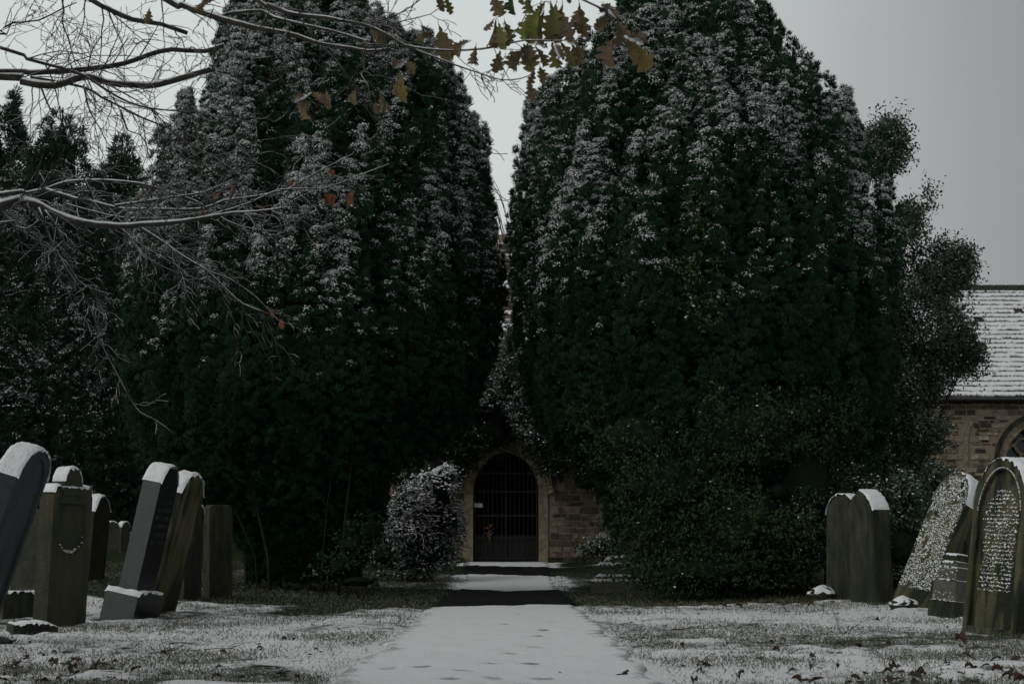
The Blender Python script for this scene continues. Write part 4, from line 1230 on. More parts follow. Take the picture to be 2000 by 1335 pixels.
cr_ = [(wcx + 0.2 * math.cos(t_), wz_top - 0.5 + 0.2 * math.sin(t_)) for t_ in np.linspace(0, 2 * math.pi, 17)]
co_ = [(wcx + 0.27 * math.cos(t_), wz_top - 0.5 + 0.27 * math.sin(t_)) for t_ in np.linspace(0, 2 * math.pi, 17)]
voussoirs(mb, cr_, co_, CW + 0.17, 0.09, 4)
mb.build('tracery', ['dressed'], win_o, smooth=False)

def slate_roof(x0, x1, ye, ze_, yr_, zr, rows, parent, cover):
    ml, ms = MB(), MB()
    sl_ = Vector((0, yr_ - ye, zr - ze_))
    Ls = sl_.length
    sl_.normalize()
    nr_ = Vector((0, -sl_.z, sl_.y))
    ch = Ls / rows
    def pt(x, s_, h):
        return (x, ye + sl_.y * s_ + nr_.y * h, ze_ + sl_.z * s_ + nr_.z * h)
    for r in range(rows):
        s0 = r * ch
        hs_ = ch * 1.0
        x = x0 - rng.uniform(0, 0.3)
        while x < x1:
            w = rng.uniform(0.22, 0.5)
            a, b_ = max(x, x0), min(x + w, x1)
            x += w
            if b_ - a < 0.05:
                continue
            lo = s0 - 0.03 + rng.uniform(-0.02, 0.02)
            h0, h1 = 0.055 + rng.uniform(-.006, .012), 0.012
            v = [pt(a + .006, lo, 0.0), pt(b_ - .006, lo, 0.0), pt(b_ - .006, lo, h0), pt(a + .006, lo, h0), pt(b_ - .006, s0 + hs_, h1), pt(a + .006, s0 + hs_, h1)]
            ml.add(v, np.array([(0, 1, 2, 3), (3, 2, 4, 5)]), 0, float(rng.random()))
            c = cover((a + b_) / 2, r / rows)
            if rng.random() < c:
                n_ = 8
                xsn = np.linspace(a - 0.01, b_ + 0.01, n_)
                bot = lo + rng.uniform(0.0, 0.03) + np.abs(rng.normal(0, (1.05 - c) * 0.2 + 0.022, n_))
                top_ = s0 + hs_ + 0.02 - np.abs(rng.normal(0, (1 - c) * 0.06, n_))
                th = 0.028 + 0.012 * rng.random(n_)
                hh = lambda s_: h0 + (h1 - h0) * (s_ - lo) / (hs_ - (lo - s0))
                V = np.array([[pt(xx, bo, hh(bo) - 0.002) for xx, bo in zip(xsn, bot)], [pt(xx, bo + 0.012, hh(bo) + t_) for xx, bo, t_ in zip(xsn, bot, th)], [pt(xx, tp_, hh(tp_) + t_) for xx, tp_, t_ in zip(xsn, top_, th)]])
                ms.grid(V)
    ml.box(x0, x1, ye + 0.02, yr_, ze_ - 0.12, ze_ - 0.02)
    ro = ml.build('roof', ['slate'], parent, smooth=False)
    ms.build('snow', ['snow'], ro, smooth=False)
    # far slope and gable infill, so that the roof is a solid
    bk = MB()
    bk.add([(x0, yr_, zr), (x1, yr_, zr), (x1, 2 * yr_ - ye, ze_), (x0, 2 * yr_ - ye, ze_)], np.array([(0, 1, 2, 3)]))
    for xx in (x0 + .01, x1 - .01):
        bk.add([(xx, ye + .05, ze_ - .1), (xx, yr_, zr - .05), (xx, 2 * yr_ - ye, ze_ - .1)], np.array([(0, 1, 2)]))
    bk.build('far_slope', ['slate'], ro, smooth=False)
    return ro
zr_ = P(1900, 566, 48.0).z
def cov1(x, v):
    return float(np.clip(1.12 - 0.4 * sst(0.5, 0.85, fbm(np.array([[x * 0.9, v * 7, 1.0]]), 0.9, 3)[0]) - 0.16 * math.exp(-((v - 0.62) / 0.14) ** 2), 0.05, 1))
ro = slate_roof(xa - 0.3, xb, 42.66, ze, 48.0, zr_, 24, church, cov1)
mb = MB()
x = xa - .3
while x < xb:
    w = 0.42
    th = np.linspace(math.radians(-25), math.radians(205), 9)
    V = np.array([[(xx, 48.0 + 0.19 * math.cos(t_), zr_ - 0.02 + (0.19 + dz) * math.sin(t_)) for t_ in th] for xx, dz in ((x + .01, -.02), (x + .04, 0.01), (x + w - .04, .01), (x + w - .01, -.02))])
    mb.grid(V)
    x += w
mb.build('ridge_tiles', ['ridge'], ro)
mb = MB()
mb.tube([(xa - .3, 42.6, ze - 0.05), (xb, 42.6, ze - 0.05)], 0.055, 8)
mb.build('gutter', ['lead'], church)
# nave: taller, mostly hidden by the yews
na, nb_ = -10.0, 8.0
mb = MB()
mb.box(na, nb_, CW, 54, float(gz(0, CW)) - .3, 6.7)
mb.build('nave_wall', ['mortar'], church, smooth=False)
mb = MB()
mb.box(xa, xb, CW + 0.6, 53.2, zg, ze)
mb.build('wall_core', ['mortar'], cwall, smooth=False)
znr = P(985, 468, 48.5).z
rn = slate_roof(na - .3, nb_ + .3, 42.7, 6.75, 48.5, znr, 26, church, lambda x, v: 0.55)
mb = MB()
mb.box(na - .3, nb_ + .3, 48.3, 48.7, znr - 0.12, znr + 0.14)
mb.build('ridge_tiles', ['dressed'], rn, smooth=False)

# porch
PY0 = 37.0
pcx = P(988, 1000, PY0).x
zb = float(gz(0, PY0))
spr, apx = P(988, 957, PY0).z, P(988, 880, PY0).z
pa_ = 0.845
p_in = arch(pa_, apx - spr, spr, zb - 0.05, 16, pcx)
p_out = arch(pa_ + 0.24, apx - spr + 0.27, spr, zb - 0.05, 16, pcx)
p_hood = arch(pa_ + 0.36, apx - spr + 0.42, spr, spr - 0.1, 16, pcx)
hw, zev, zap = 2.58, 3.3, 5.75
pw = holed_wall('porch_wall', [(pcx - hw, zb - .2), (pcx - pa_, zb - .2)] + p_in[0:0] + [(pcx - pa_, zb - .05)] + p_in[1:-1] + [(pcx + pa_, zb - .05), (pcx + pa_, zb - .2), (pcx + hw, zb - .2), (pcx + hw, zev), (pcx, zap), (pcx - hw, zev)], [], PY0, 0.45, 'mortar', church)
def keep_p(x, z):
    return not inside(p_out + [(pcx + pa_ + .24, zb - .1), (pcx - pa_ - .24, zb - .1)], x, z) and abs(x - pcx) < hw and z < zap - 0.06 - (zap - zev) * abs(x - pcx) / hw
rubble('stone_facing', pcx - hw, pcx + hw, zb + 0.12, zap, PY0, keep_p, pw, tl=0.36)
mb = MB()
for s_ in (-1, 1):
    a = pcx + s_ * (pa_ + 0.245)
    b_ = pcx + s_ * (hw + 0.04)
    mb.box(min(a, b_), max(a, b_), PY0 - 0.12, PY0 + 0.01, zb - 0.1, zb + 0.13)
mb.build('plinth', ['stone_moss'], pw, smooth=False)
mb = MB()
voussoirs(mb, p_in, p_out, PY0 - 0.05, 0.4, 3)
# jambs as separate blocks
pa_o = mb.build('porch_arch', ['dressed'], church, smooth=False)
mb = MB()
voussoirs(mb, [(x, z) for x, z in p_out[1:-1]], [(x, z) for x, z in p_hood[1:-1]], PY0 - 0.13, 0.14, 4)
for s_ in (-1, 1):
    blobs(mb, [(pcx + s_ * (pa_ + 0.33), PY0 - 0.1, spr - 0.06)], 0.12, 1.2, 0)
mb.build('hood_mould', ['dressed'], pa_o, smooth=False)
mb = MB()
for s_ in (-1, 1):
    x0_, x1_ = pcx + s_ * hw, pcx + s_ * (hw - 0.4)
    mb.box(min(x0_, x1_), max(x0_, x1_), PY0 + 0.45, CW, zb - .2, zev)
mb.box(pcx - hw, pcx + hw, PY0 + 0.45, CW, zb - .3, zb - 0.02)
mb.build('porch_side_walls', ['mortar'], church, smooth=False)
mb = MB()
for s_ in (-1, 1):
    for rr_ in range(12):
        f0, f1 = rr_ / 12, (rr_ + 1) / 12
        xx0, xx1 = pcx + s_ * (hw + .25) * (1 - f0), pcx + s_ * (hw + .25) * (1 - f1)
        z0_, z1_ = zev - .15 + (zap + .1 - zev + .15) * f0, zev - .15 + (zap + .1 - zev + .15) * f1
        mb.add([(xx0, PY0 - .1, z0_ + .05), (xx0, CW, z0_ + .05), (xx1, CW, z1_), (xx1, PY0 - .1, z1_), (xx0, PY0 - .1, z0_ - .03), (xx1, PY0 - .1, z1_ - .08), (xx0, CW, z0_ - .03)], [np.array([(0, 1, 2, 3), (0, 3, 5, 4), (0, 4, 6, 1)])], 0, float(rng.random()))
pr_ = mb.build('porch_roof', ['slate'], church, smooth=False)
# gate of iron bars, with boarded lower leaves behind them
mb = MB()
gy_ = PY0 + 0.22
def arch_z(x):
    c = ((apx - spr) ** 2 - pa_ ** 2) / (2 * pa_)
    return spr + math.sqrt(max((pa_ + c) ** 2 - (abs(x - pcx) + c) ** 2, 0))
gate = thing('x', 'x', 'x', (0, 0, 0))
bpy.data.objects.remove(gate)
for i in range(15):
    x = pcx - pa_ + 0.04 + (2 * pa_ - 0.08) * i / 14
    mb.tube([(x, gy_, zb + 0.05), (x, gy_, arch_z(x) - 0.01)], 0.013 if i not in (0, 7, 14) else 0.03, 6)
for z in (zb + 0.1, zb + 0.62, P(0, 1006, PY0).z, P(0, 959, PY0).z, P(0, 923, PY0).z):
    e_ = pa_ - 0.02
    if z > spr:
        while arch_z(pcx + e_) < z:
            e_ -= 0.02
    mb.box(pcx - e_, pcx + e_, gy_ - 0.02, gy_ + 0.02, z - 0.03, z + 0.03)
gate = mb.build('gate', ['iron'], church, smooth=False)
mb = MB()
for i in range(10):
    x = pcx - pa_ + 0.03 + (2 * pa_ - 0.06) * i / 10
    mb.box(x + .004, x + (2 * pa_ - .06) / 10 - .004, gy_ + 0.05, gy_ + 0.075, zb + 0.04, zb + 0.7)
mb.build('boarding', ['door_wood'], gate, smooth=False)
mb = MB()
d_in = arch(0.75, 0.9, zb + 2.0, zb - 0.02, 12, pcx)
for i in range(9):
    x0_, x1_ = pcx - 0.75 + 1.5 * i / 9 + .005, pcx - .75 + 1.5 * (i + 1) / 9 - .005
    mb.box(x0_, x1_, CW - 0.1, CW - 0.03, zb, zb + 2.85)
mb.build('door', ['door_wood'], church, smooth=False)

nt_ = MB()
c = P(934.5, 986, PY0 + 0.17)
nt_.box(c.x - 0.105, c.x + 0.105, PY0 + 0.17, PY0 + 0.195, c.z - 0.055, c.z + 0.055)
tag(nt_.build('notice', ['paper'], None, smooth=False), 'small white notice fixed to the left of the iron gate', 'notice')
fl = thing('bouquet', 'orange flower bouquet in a brown wrap tied to the iron gate', 'flowers', P(956, 1055, PY0 + 0.14))
mb = MB()
a, b_ = P(957, 1058, PY0 + .15), P(955, 1040, PY0 + .1)
mb.tube([a, a * .5 + b_ * .5, b_], (0.02, 0.035, 0.06), 8)
mb.build('wrap', ['wrap'], fl)
mb = MB()
for i in range(16):
    q_ = P(953 + rng.normal(0, 6), 1032 + rng.normal(0, 4.5), PY0 + .08 + rng.uniform(-.04, .04))
    blobs(mb, [tuple(q_)], rng.uniform(0.02, 0.038), 0.9)
mb.build('blossoms', ['flower'], fl)
mb = MB()
c = np.array([tuple(P(955 + rng.normal(0, 9), 1024 + rng.normal(0, 9), PY0 + .1)) for i in range(70)])
blades(mb, c, rng.normal(size=(70, 3)), 0.06, 0.025)
mb.build('leaves', ['ivy'], fl, smooth=False)

# ivy over the porch
ivp = [E(880, 870, 60, 50, 36.3), E(840, 890, 60, 60, 36.3), E(890, 820, 60, 60, 36.4), E(815, 940, 50, 60, 36.3), E(960, 845, 55, 50, 36.4), E(925, 870, 40, 50, 36.3), E(895, 910, 26, 40, 36.3), E(915, 800, 50, 60, 36.4), E(965, 770, 40, 60, 36.4), E(1010, 840, 26, 30, 36.6), E(1060, 850, 60, 60, 36.4), E(1090, 905, 50, 40, 36.1), E(1130, 880, 70, 60, 36.3), E(1145, 940, 40, 26, 36.0), E(1040, 790, 50, 60, 36.5), E(1140, 790, 90, 90, 36.6), E(1190, 860, 60, 80, 36.4)]
o = shrub('ivy', 'dark ivy hanging over the gable of the porch above the arched gate', 'ivy', P(1000, 900, 36.5), ivp, 4600, 8, 0.085, 'ivy', 0.10, core=0.55, nst=0, tint0=0.2, snow_up=0.1)
mb = MB()
c = np.array([tuple(P(rng.normal(1110, 32), rng.normal(880, 26), 35.7)) for i in range(260)])
blades(mb, c, rng.normal(size=(260, 3)), 0.07, 0.04)
mb.build('red_leaves', ['berry'], o, smooth=False)
ivs = [E(995, 690, 16, 50, 36.2), E(985, 740, 30, 50, 36.1), E(1000, 770, 40, 40, 36.0), E(945, 790, 14, 22, 35.8), E(1020, 815, 30, 40, 35.9), E(995, 650, 10, 25, 36.3), E(1050, 850, 28, 26, 35.8)]
shrub('ivy', 'snow-whitened ivy peak on the porch roof between the yews', 'ivy', P(995, 800, 36.3), ivs, 900, 8, 0.08, 'holly', 0.75, core=0.5, nst=0, snow_up=0.3)
gb_ = G(P(1175, 1085, 34).x, 34)
shrub('bush', 'low snow-flecked bush against the porch wall, right of the gate', 'bush', gb_, [E(1175, 1068, 34, 20, 34), E(1205, 1062, 22, 22, 33.6), E(1150, 1076, 22, 12, 34)], 420, 8, 0.065, 'holly', 0.4, core=0.5, nst=8, sr=0.01, snow_up=0.2)

# ------------------------------------------------------------------ gravestones
def prof_round(w, h, sh=0.0, n_=16, rise=None):
    rise = rise or w / 2
    a = w / 2
    top = [(a * math.cos(t_), h - rise + rise * math.sin(t_)) for t_ in np.linspace(0, math.pi, n_)]
    return [(-a, -0.25), (a, -0.25)] + top
def prof_pts(*pts):
    return list(pts)
def stone_mesh(name, prof, t_, mname, parent, recess=None, rd=0.025, bev=0.01, front_mat=None):
    bm = bmesh.new()
    y0, y1 = -t_ / 2, t_ / 2
    ov = [bm.verts.new((x, y0, z)) for x, z in prof]
    bk = [bm.verts.new((x, y1, z)) for x, z in prof]
    n_ = len(prof)
    bm.faces.new(bk)
    for i in range(n_):
        bm.faces.new((ov[i], ov[(i + 1) % n_], bk[(i + 1) % n_], bk[i]))
    if recess:
        iv_ = [bm.verts.new((x, y0, z)) for x, z in recess]
        ib = [bm.verts.new((x * 0.95, y0 + rd, z)) for x, z in recess]
        m = len(recess)
        es = [bm.edges.get((ov[i], ov[(i + 1) % n_])) for i in range(n_)] + [bm.edges.new((iv_[i], iv_[(i + 1) % m])) for i in range(m)]
        bmesh.ops.triangle_fill(bm, use_beauty=True, edges=es)
        for i in range(m):
            bm.faces.new((iv_[i], iv_[(i + 1) % m], ib[(i + 1) % m], ib[i]))
        bm.faces.new(ib)
        ff = []
    else:
        ff = [bm.faces.new(ov)]
    bmesh.ops.recalc_face_normals(bm, faces=bm.faces)
    if front_mat:
        for f in ff:
            f.material_index = 1
    sharp = [e for e in bm.edges if len(e.link_faces) == 2 and e.calc_face_angle(0) > 0.5 and abs(e.verts[0].co.y) > t_ / 2 - 1e-4 and all((v in ov or v in bk) for v in e.verts)]
    if bev:
        bmesh.ops.bevel(bm, geom=sharp, offset=bev, segments=2, profile=0.6, affect='EDGES')
    me = bpy.data.meshes.new(name)
    bm.to_mesh(me)
    bm.free()
    me.materials.append(M[mname])
    if front_mat:
        me.materials.append(M[front_mat])
    o = bpy.data.objects.new(name, me)
    C.objects.link(o)
    o.parent = parent
    return o
def snow_cap(pts, t_, th, parent, y_off=0.0, over=0.012, seed=0, taper=0.25):
    """snow lying along an upper outline (x,z points, left to right over the top) of a slab t_ thick"""
    p = resample([(x, 0, z) for x, z in pts], 0.015)[:, (0, 2)]
    tg = unit(np.gradient(p, axis=0))
    nr_ = np.stack([-tg[:, 1], tg[:, 0]], -1)
    nr_ = np.where(nr_[:, 1:] < 0, -nr_, nr_)
    s_ = np.linspace(0, 1, len(p))
    flat = np.clip(nr_[:, 1] * 1.25, 0, 1)
    hgt = 0.65 * th * np.minimum(1, np.minimum(s_, 1 - s_) / taper + 0.15) * (0.3 + 0.7 * flat)
    v = np.linspace(-1, 1, 13)
    rows = []
    for vv_ in v:
        y = vv_ * (t_ / 2 + over)
        pr = (1 - abs(vv_) ** 4) ** 0.5
        q_ = np.stack([p[:, 0], np.full(len(p), y), p[:, 1]], -1)
        nz = fbm(q_ + seed, 14, 3)
        h = hgt * pr * (0.15 + 1.5 * nz)
        edge_drop = (abs(vv_) > 0.95) * (fbm(q_ + seed, 40, 2) - 0.45) * 0.07
        rows.append(np.stack([p[:, 0] + nr_[:, 0] * (h + 0.002), np.full(len(p), y) * (1 + 0.05 * (nz - .5)), p[:, 1] + nr_[:, 1] * (h + 0.002) - edge_drop], -1))
    mb = MB()
    mb.grid(np.stack(rows, 0).transpose(1, 0, 2)[:, ::-1])
    me_o = mb.build('snow', ['snow'])
    me_o.parent = parent
    me_o.location = (0, y_off, 0)
    return me_o
def place(o, px, py, D, rz, tilt=0, pitch=0):
    w = P(px, py, D)
    rz -= math.degrees(math.atan2(w.x, w.y))
    o.location = (w.x, w.y, float(gz(w.x, w.y)))
    o.rotation_mode = 'QUATERNION'
    o.rotation_quaternion = (Matrix.Rotation(math.radians(tilt), 4, 'Y') @ Matrix.Rotation(math.radians(rz), 4, 'Z') @ Matrix.Rotation(math.radians(pitch), 4, 'X')).to_quaternion()
def loc_build(mb, name, mats, parent, smooth=True):
    o = mb.build(name, mats, None, smooth)
    o.parent = parent
    return o
GS = 'old gravestones in the churchyard'
def stone_root(name, label, group=GS, cat='gravestone'):
    return thing(name, label, cat, (0, 0, 0), group)
def top_of(prof, zmin):
    q_ = [p for p in prof if p[1] > zmin]
    return sorted(q_, key=lambda p: p[0]) if True else q_

# left: big leaning dark slab at the edge of the frame
r = stone_root('gravestone', 'large dark slab leaning right at the left edge, snow on its rounded top')
pf = prof_round(0.62, 1.6, rise=0.24)
stone_mesh('slab', pf, 0.17, 'stone_slate', r, recess=[(0.25 * x / 0.31, 0.28 + (z + .25) * 0.79) if z < 0 else (x * 0.80, z - 0.07) for x, z in pf], rd=0.02)
snow_cap([p for p in pf[2:]][::-1], 0.17, 0.04, r, taper=0.12)
mb = MB()
mb.box(-0.36, 0.36, -0.24, 0.24, -0.2, 0.1)
loc_build(mb, 'base', ['stone_slate'], r, False)
place(r, -72, 1245, 11.2, 67, 16, 1)

# ornate pillar stone with U-shaped panel
r = stone_root('gravestone', 'upright mossy stone with a curved sunken panel and snow-capped finial')
pf = [(-0.28, -0.25), (0.28, -0.25), (0.28, 1.22), (0.25, 1.3), (0.17, 1.32), (0.12, 1.24), (-0.12, 1.24), (-0.17, 1.32), (-0.25, 1.3), (-0.28, 1.22)]
rc = [(0.2 * math.cos(t_), 0.88 + 0.2 * math.sin(t_)) for t_ in np.linspace(math.pi, 2 * math.pi, 12)] + [(0.2, 1.16), (-0.2, 1.16)]
stone_mesh('slab', pf, 0.17, 'stone_brown', r, recess=rc, rd=0.035)
mb = MB()
mb.box(-0.17, 0.17, -0.1, 0.1, 1.235, 1.31)
mb.box(-0.13, 0.13, -0.075, 0.075, 1.31, 1.37)
loc_build(mb, 'finial_base', ['stone_brown'], r, False)
fb = [(0.12 * math.cos(t_), 1.37 + 0.13 * math.sin(t_)) for t_ in np.linspace(0, math.pi, 10)]
stone_mesh('finial', fb, 0.14, 'stone_brown', r, bev=0.006)
snow_cap(fb[::-1], 0.14, 0.04, r, seed=2)
for a_, b_ in ((-0.28, -0.15), (0.15, 0.28)):
    snow_cap([(a_, 1.26), (a_ + .03, 1.31), ((a_ + b_) / 2, 1.325), (b_ - .03, 1.31), (b_, 1.26)], 0.17, 0.03, r, seed=4)
snow_cap([(-0.17, 1.31), (-0.05, 1.312), (0.05, 1.312), (0.17, 1.31)], 0.2, 0.025, r, seed=5)
mb = MB()
cs = [(0.19 * math.cos(t_) + rng.normal(0, .01), -0.07, 0.882 + 0.19 * math.sin(t_) + abs(rng.normal(0, .012))) for t_ in rng.normal(math.pi * 1.5, 0.5, 50)]
blobs(mb, cs, rng.uniform(0.003, 0.011, 50))
loc_build(mb, 'panel_snow', ['snow'], r)
place(r, 116, 1218, 13.8, 50, 0.8, 0)

# obelisk on its base, mostly behind the big slab
r = stone_root('obelisk', 'slim grey obelisk on a square snow-topped base, half hidden by the leaning dark slab', None, 'obelisk')
mb = MB()
s0, s1 = 0.16, 0.11
mb.add([(-s0, -s0, .26), (s0, -s0, .26), (s0, s0, .26), (-s0, s0, .26), (-s1, -s1, 1.1), (s1, -s1, 1.1), (s1, s1, 1.1), (-s1, s1, 1.1), (0, 0, 1.2)], [np.array([(0, 1, 5, 4), (1, 2, 6, 5), (2, 3, 7, 6), (3, 0, 4, 7)]), np.array([(4, 5, 8), (5, 6, 8), (6, 7, 8), (7, 4, 8)])])
loc_build(mb, 'shaft', ['stone_grey'], r, False)
bp_ = [(-0.24, -0.25), (0.24, -0.25), (0.24, 0.27), (-0.24, 0.27)]
stone_mesh('base', bp_, 0.48, 'stone_dark', r)
snow_cap([(-0.24, 0.27), (-.1, .272), (.1, .272), (0.24, 0.27)], 0.48, 0.03, r, taper=0.1)
place(r, 42, 1208, 14.9, 12, 0)

# fallen block
r = stone_root('stone_block', 'low dark broken kerb block with snow strip, beside the panelled stone', None, 'stone')
stone_mesh('block', [(-0.19, -0.1), (0.18, -0.1), (0.19, 0.08), (0.06, 0.105), (-0.19, 0.09)], 0.26, 'stone_dark', r)
snow_cap([(-0.18, .09), (0, .1), (.06, .105), (0.18, .08)], 0.26, 0.03, r, seed=8)
place(r, 62, 1238, 12.6, 14, 2)

# peaked stone further back
r = stone_root('gravestone', 'peaked stone with chamfered shoulders further back on the left, snow on one slope')
pf = [(-0.23, -0.25), (0.23, -0.25), (0.23, 1.05), (0.13, 1.22), (0.0, 1.3), (-0.13, 1.22), (-0.23, 1.05)]
stone_mesh('slab', pf, 0.22, 'stone_brown', r, bev=0.02)
snow_cap(pf[2:][::-1], 0.22, 0.04, r)
place(r, 176, 1127, 22, 58, 3)

# dark granite pillar, leaning, with lit side and shaded front painted in
r = stone_root('gravestone', 'leaning polished granite pillar on a stepped plinth, lit grey side and shade-blackened inscribed front', GS)
pf = [(-0.23, 0.3), (0.23, 0.3), (0.23, 1.43), (0.11, 1.6), (-0.11, 1.6), (-0.23, 1.43)]
stone_mesh('shaft', pf, 0.2, 'granite', r, bev=0.006, front_mat='granite_polished_shaded')
stone_mesh('plinth', [(-0.34, -0.3), (0.34, -0.3), (0.34, 0.26), (0.28, 0.3), (-0.28, 0.3), (-0.34, 0.26)], 0.36, 'granite', r, bev=0.008, front_mat='granite_polished_shaded')
snow_cap(pf[2:][::-1], 0.2, 0.028, r, taper=0.1)
snow_cap([(-0.34, 0.262), (-0.31, 0.285), (-0.27, 0.31)], 0.36, 0.035, r, taper=0.1)
snow_cap([(-0.28, 0.3), (0, .301), (0.28, 0.3)], 0.06, 0.03, r, y_off=-0.148, taper=0.1)
mb = MB()
for k_, z in enumerate(np.arange(1.30, 0.78, -0.085)):
    x = -0.17
    while x < 0.17:
        h = rng.uniform(0.035, 0.05)
        mb.box(x, x + 0.007, -0.1045, -0.099, z, z + h)
        if rng.random() < 0.6:
            mb.box(x, x + 0.03, -0.1042, -0.099, z + h * rng.choice([0, .5, .9]), z + h * 0.5 + 0.006 + h * 0.0 + 0.0 if False else z + h * rng.choice([0.55, 1.0]) + 0.006)
        x += rng.uniform(0.035, 0.055)
loc_build(mb, 'lettering', ['stone_slate'], r, False)
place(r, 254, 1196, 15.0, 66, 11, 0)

# mossy leaning stone behind it
r = stone_root('gravestone', 'mossy brown stone leaning right just behind the granite pillar, thick snow on top')
pf = [(-0.28, -0.25), (0.28, -0.25), (0.28, 1.34), (0.18, 1.5), (0.05, 1.56), (-0.05, 1.56), (-0.18, 1.5), (-0.28, 1.34)]
stone_mesh('slab', pf, 0.17, 'stone_moss', r, bev=0.02)
snow_cap(pf[2:][::-1], 0.17, 0.045, r, seed=3, taper=0.15)
place(r, 306, 1184, 15.9, 62, 12, 0)

r = stone_root('gravestone', 'narrow black upright stone with a knob of snow, between the leaning pair and the yew')
pf = [(-0.22, -0.25), (0.22, -0.25), (0.22, 1.1), (0.19, 1.17), (0.12, 1.2), (-0.12, 1.2), (-0.19, 1.17), (-0.22, 1.1)]
stone_mesh('slab', pf, 0.16, 'stone_dark', r, bev=0.015)
snow_cap([(0.02, 1.202), (.12, 1.2), (.19, 1.17), (.22, 1.1)], 0.16, 0.06, r)
place(r, 365, 1148, 18.6, 60, 1)
r = stone_root('gravestone', 'plain dark upright stone under the edge of the yew left of the path')
pf = [(-0.2, -0.25), (0.2, -0.25), (0.2, 1.2), (0.15, 1.24), (-0.15, 1.24), (-0.2, 1.2)]
stone_mesh('slab', pf, 0.13, 'stone_dark', r, bev=0.015)
place(r, 426, 1152, 19.3, 40, -1.5)
for (px, py, D, w, h, lab, rz) in [(215, 1080, 36.5, 0.42, 0.76, 'tiny far round-topped stone in the dark behind, left of its paler twin', 15), (240, 1080, 37, 0.34, 0.76, 'tiny far pale narrow stone in the dark behind the granite pillar', 50), (392, 1080, 34, 0.36, 1.25, 'far stone with a streak of snow glimpsed between the dark uprights', 45), (62, 1095, 26, 0.5, 1.1, 'faint grey stone in the shade behind the obelisk', 40), (452, 1090, 36, 0.4, 0.9, 'far small brown stone glimpsed beside the yew stems on the left', 30)]:
    r = stone_root('gravestone', lab)
    pf = prof_round(w, h)
    stone_mesh('slab', pf, 0.14, 'stone_grey', r)
    snow_cap(pf[3:-1][::-1], 0.14, 0.035, r)
    place(r, px, py, D, rz)

# right: big round-topped stone with snow in its inscription
def face_snow(parent, w, z0, z1, y, rows, rmin, rmax, dens, lim=None, ragged=0.5, nm='inscription_snow', hole=0.55, jz=0.16):
    mb = MB()
    pts, rad = [], []
    for k_ in range(rows):
        z = z1 - (z1 - z0) * (k_ + .5) / rows
        x = -w + rng.uniform(0, ragged * 0.15)
        xe = w - rng.uniform(0, ragged * 0.15)
        while x < xe:
            if rng.random() < dens:
                if (lim is None or lim(x, z)) and _L[int(abs(x * 23 + 40)) % 64, int(abs(z * 19)) % 64, rows % 64] * 0.5 + vnoise(np.array([[x, z, rows]]), 9)[0] > hole:
                    pts.append((x + rng.normal(0, 0.004), y, z + rng.normal(0, (z1 - z0) / rows * jz)))
                    rad.append(rng.uniform(rmin, rmax) * rng.choice([0.7, 1, 1.5], p=[.5, .4, .1]))
            x += rng.uniform(0.7, 1.9) * (rmin + rmax) * 0.75
    blobs(mb, pts, rad, 0.7, axis=(0, -0.8, 0.6))
    return loc_build(mb, nm, ['snow'], parent)
r = stone_root('gravestone', 'large round-topped green stone at right edge, snow in its framed inscription')
pf = prof_round(0.74, 1.53, rise=0.44, n_=26)
rp = [(x * 0.82, (z - 0.075)) if z > 0 else (x * 0.82, 0.02) for x, z in pf]
stone_mesh('slab', pf, 0.36, 'stone_moss', r, recess=rp, rd=0.04, bev=0.012)
mb = MB()
ring = [(x * 0.80, -0.172, z - 0.085) for x, z in pf[2:]]
mb.tube([(0.296, -0.172, 0.03)] + ring + [(-0.296, -0.172, 0.03)], 0.012, 6)
loc_build(mb, 'moulding', ['stone_moss'], r)
mb = MB()
ringp = resample(ring, 0.01)
k_ = rng.integers(0, len(ringp), 230)
k_ = k_[ringp[k_, 2] > 1.05]
blobs(mb, ringp[k_] + np.array((0, -0.008, 0.008)), rng.uniform(0.004, 0.009, len(k_)))
loc_build(mb, 'moulding_snow', ['snow'], r)
snow_cap(pf[2:][::-1], 0.36, 0.06, r, taper=0.1)
face_snow(r, 0.26, 0.34, 1.26, -0.142, 26, 0.0035, 0.009, 0.85, lambda x, z: abs(x) < 0.27 * min(1, (1.38 - z) * 3), hole=0.42)
place(r, 1962, 1228, 12.9, -52, 5.5, -3)

# strongly leaning stone plastered with snow
r = stone_root('gravestone', 'strongly leaning round-topped stone plastered with snow over its whole face, on the right')
pf = prof_round(0.54, 1.7, rise=0.38, n_=20)
stone_mesh('slab', pf, 0.2, 'stone_moss', r, bev=0.012)
snow_cap([p for p in pf[2:]][::-1], 0.2, 0.04, r, taper=0.12)
face_snow(r, 0.26, 0.2, 1.66, -0.102, 95, 0.003, 0.009, 0.85, lambda x, z: inside(pf, x * 1.04, z + 0.02), 0.1, 'face_snow', 0.42, 0.6)
place(r, 1783, 1168, 17.0, -46, 19, -7)
r = stone_root('gravestone', 'green stone with a double-humped snow-covered top behind the leaning snowy stone')
pf = [(-0.36, -0.25), (0.36, -0.25), (0.36, 1.12), (0.3, 1.22), (0.2, 1.22), (0.14, 1.3), (0.0, 1.38), (-0.14, 1.3), (-0.2, 1.22), (-0.3, 1.22), (-0.36, 1.12)]
stone_mesh('slab', pf, 0.26, 'stone_moss', r, bev=0.012)
snow_cap(pf[2:][::-1], 0.26, 0.06, r, seed=6)
place(r, 1882, 1150, 17.6, -40, 3, 0)
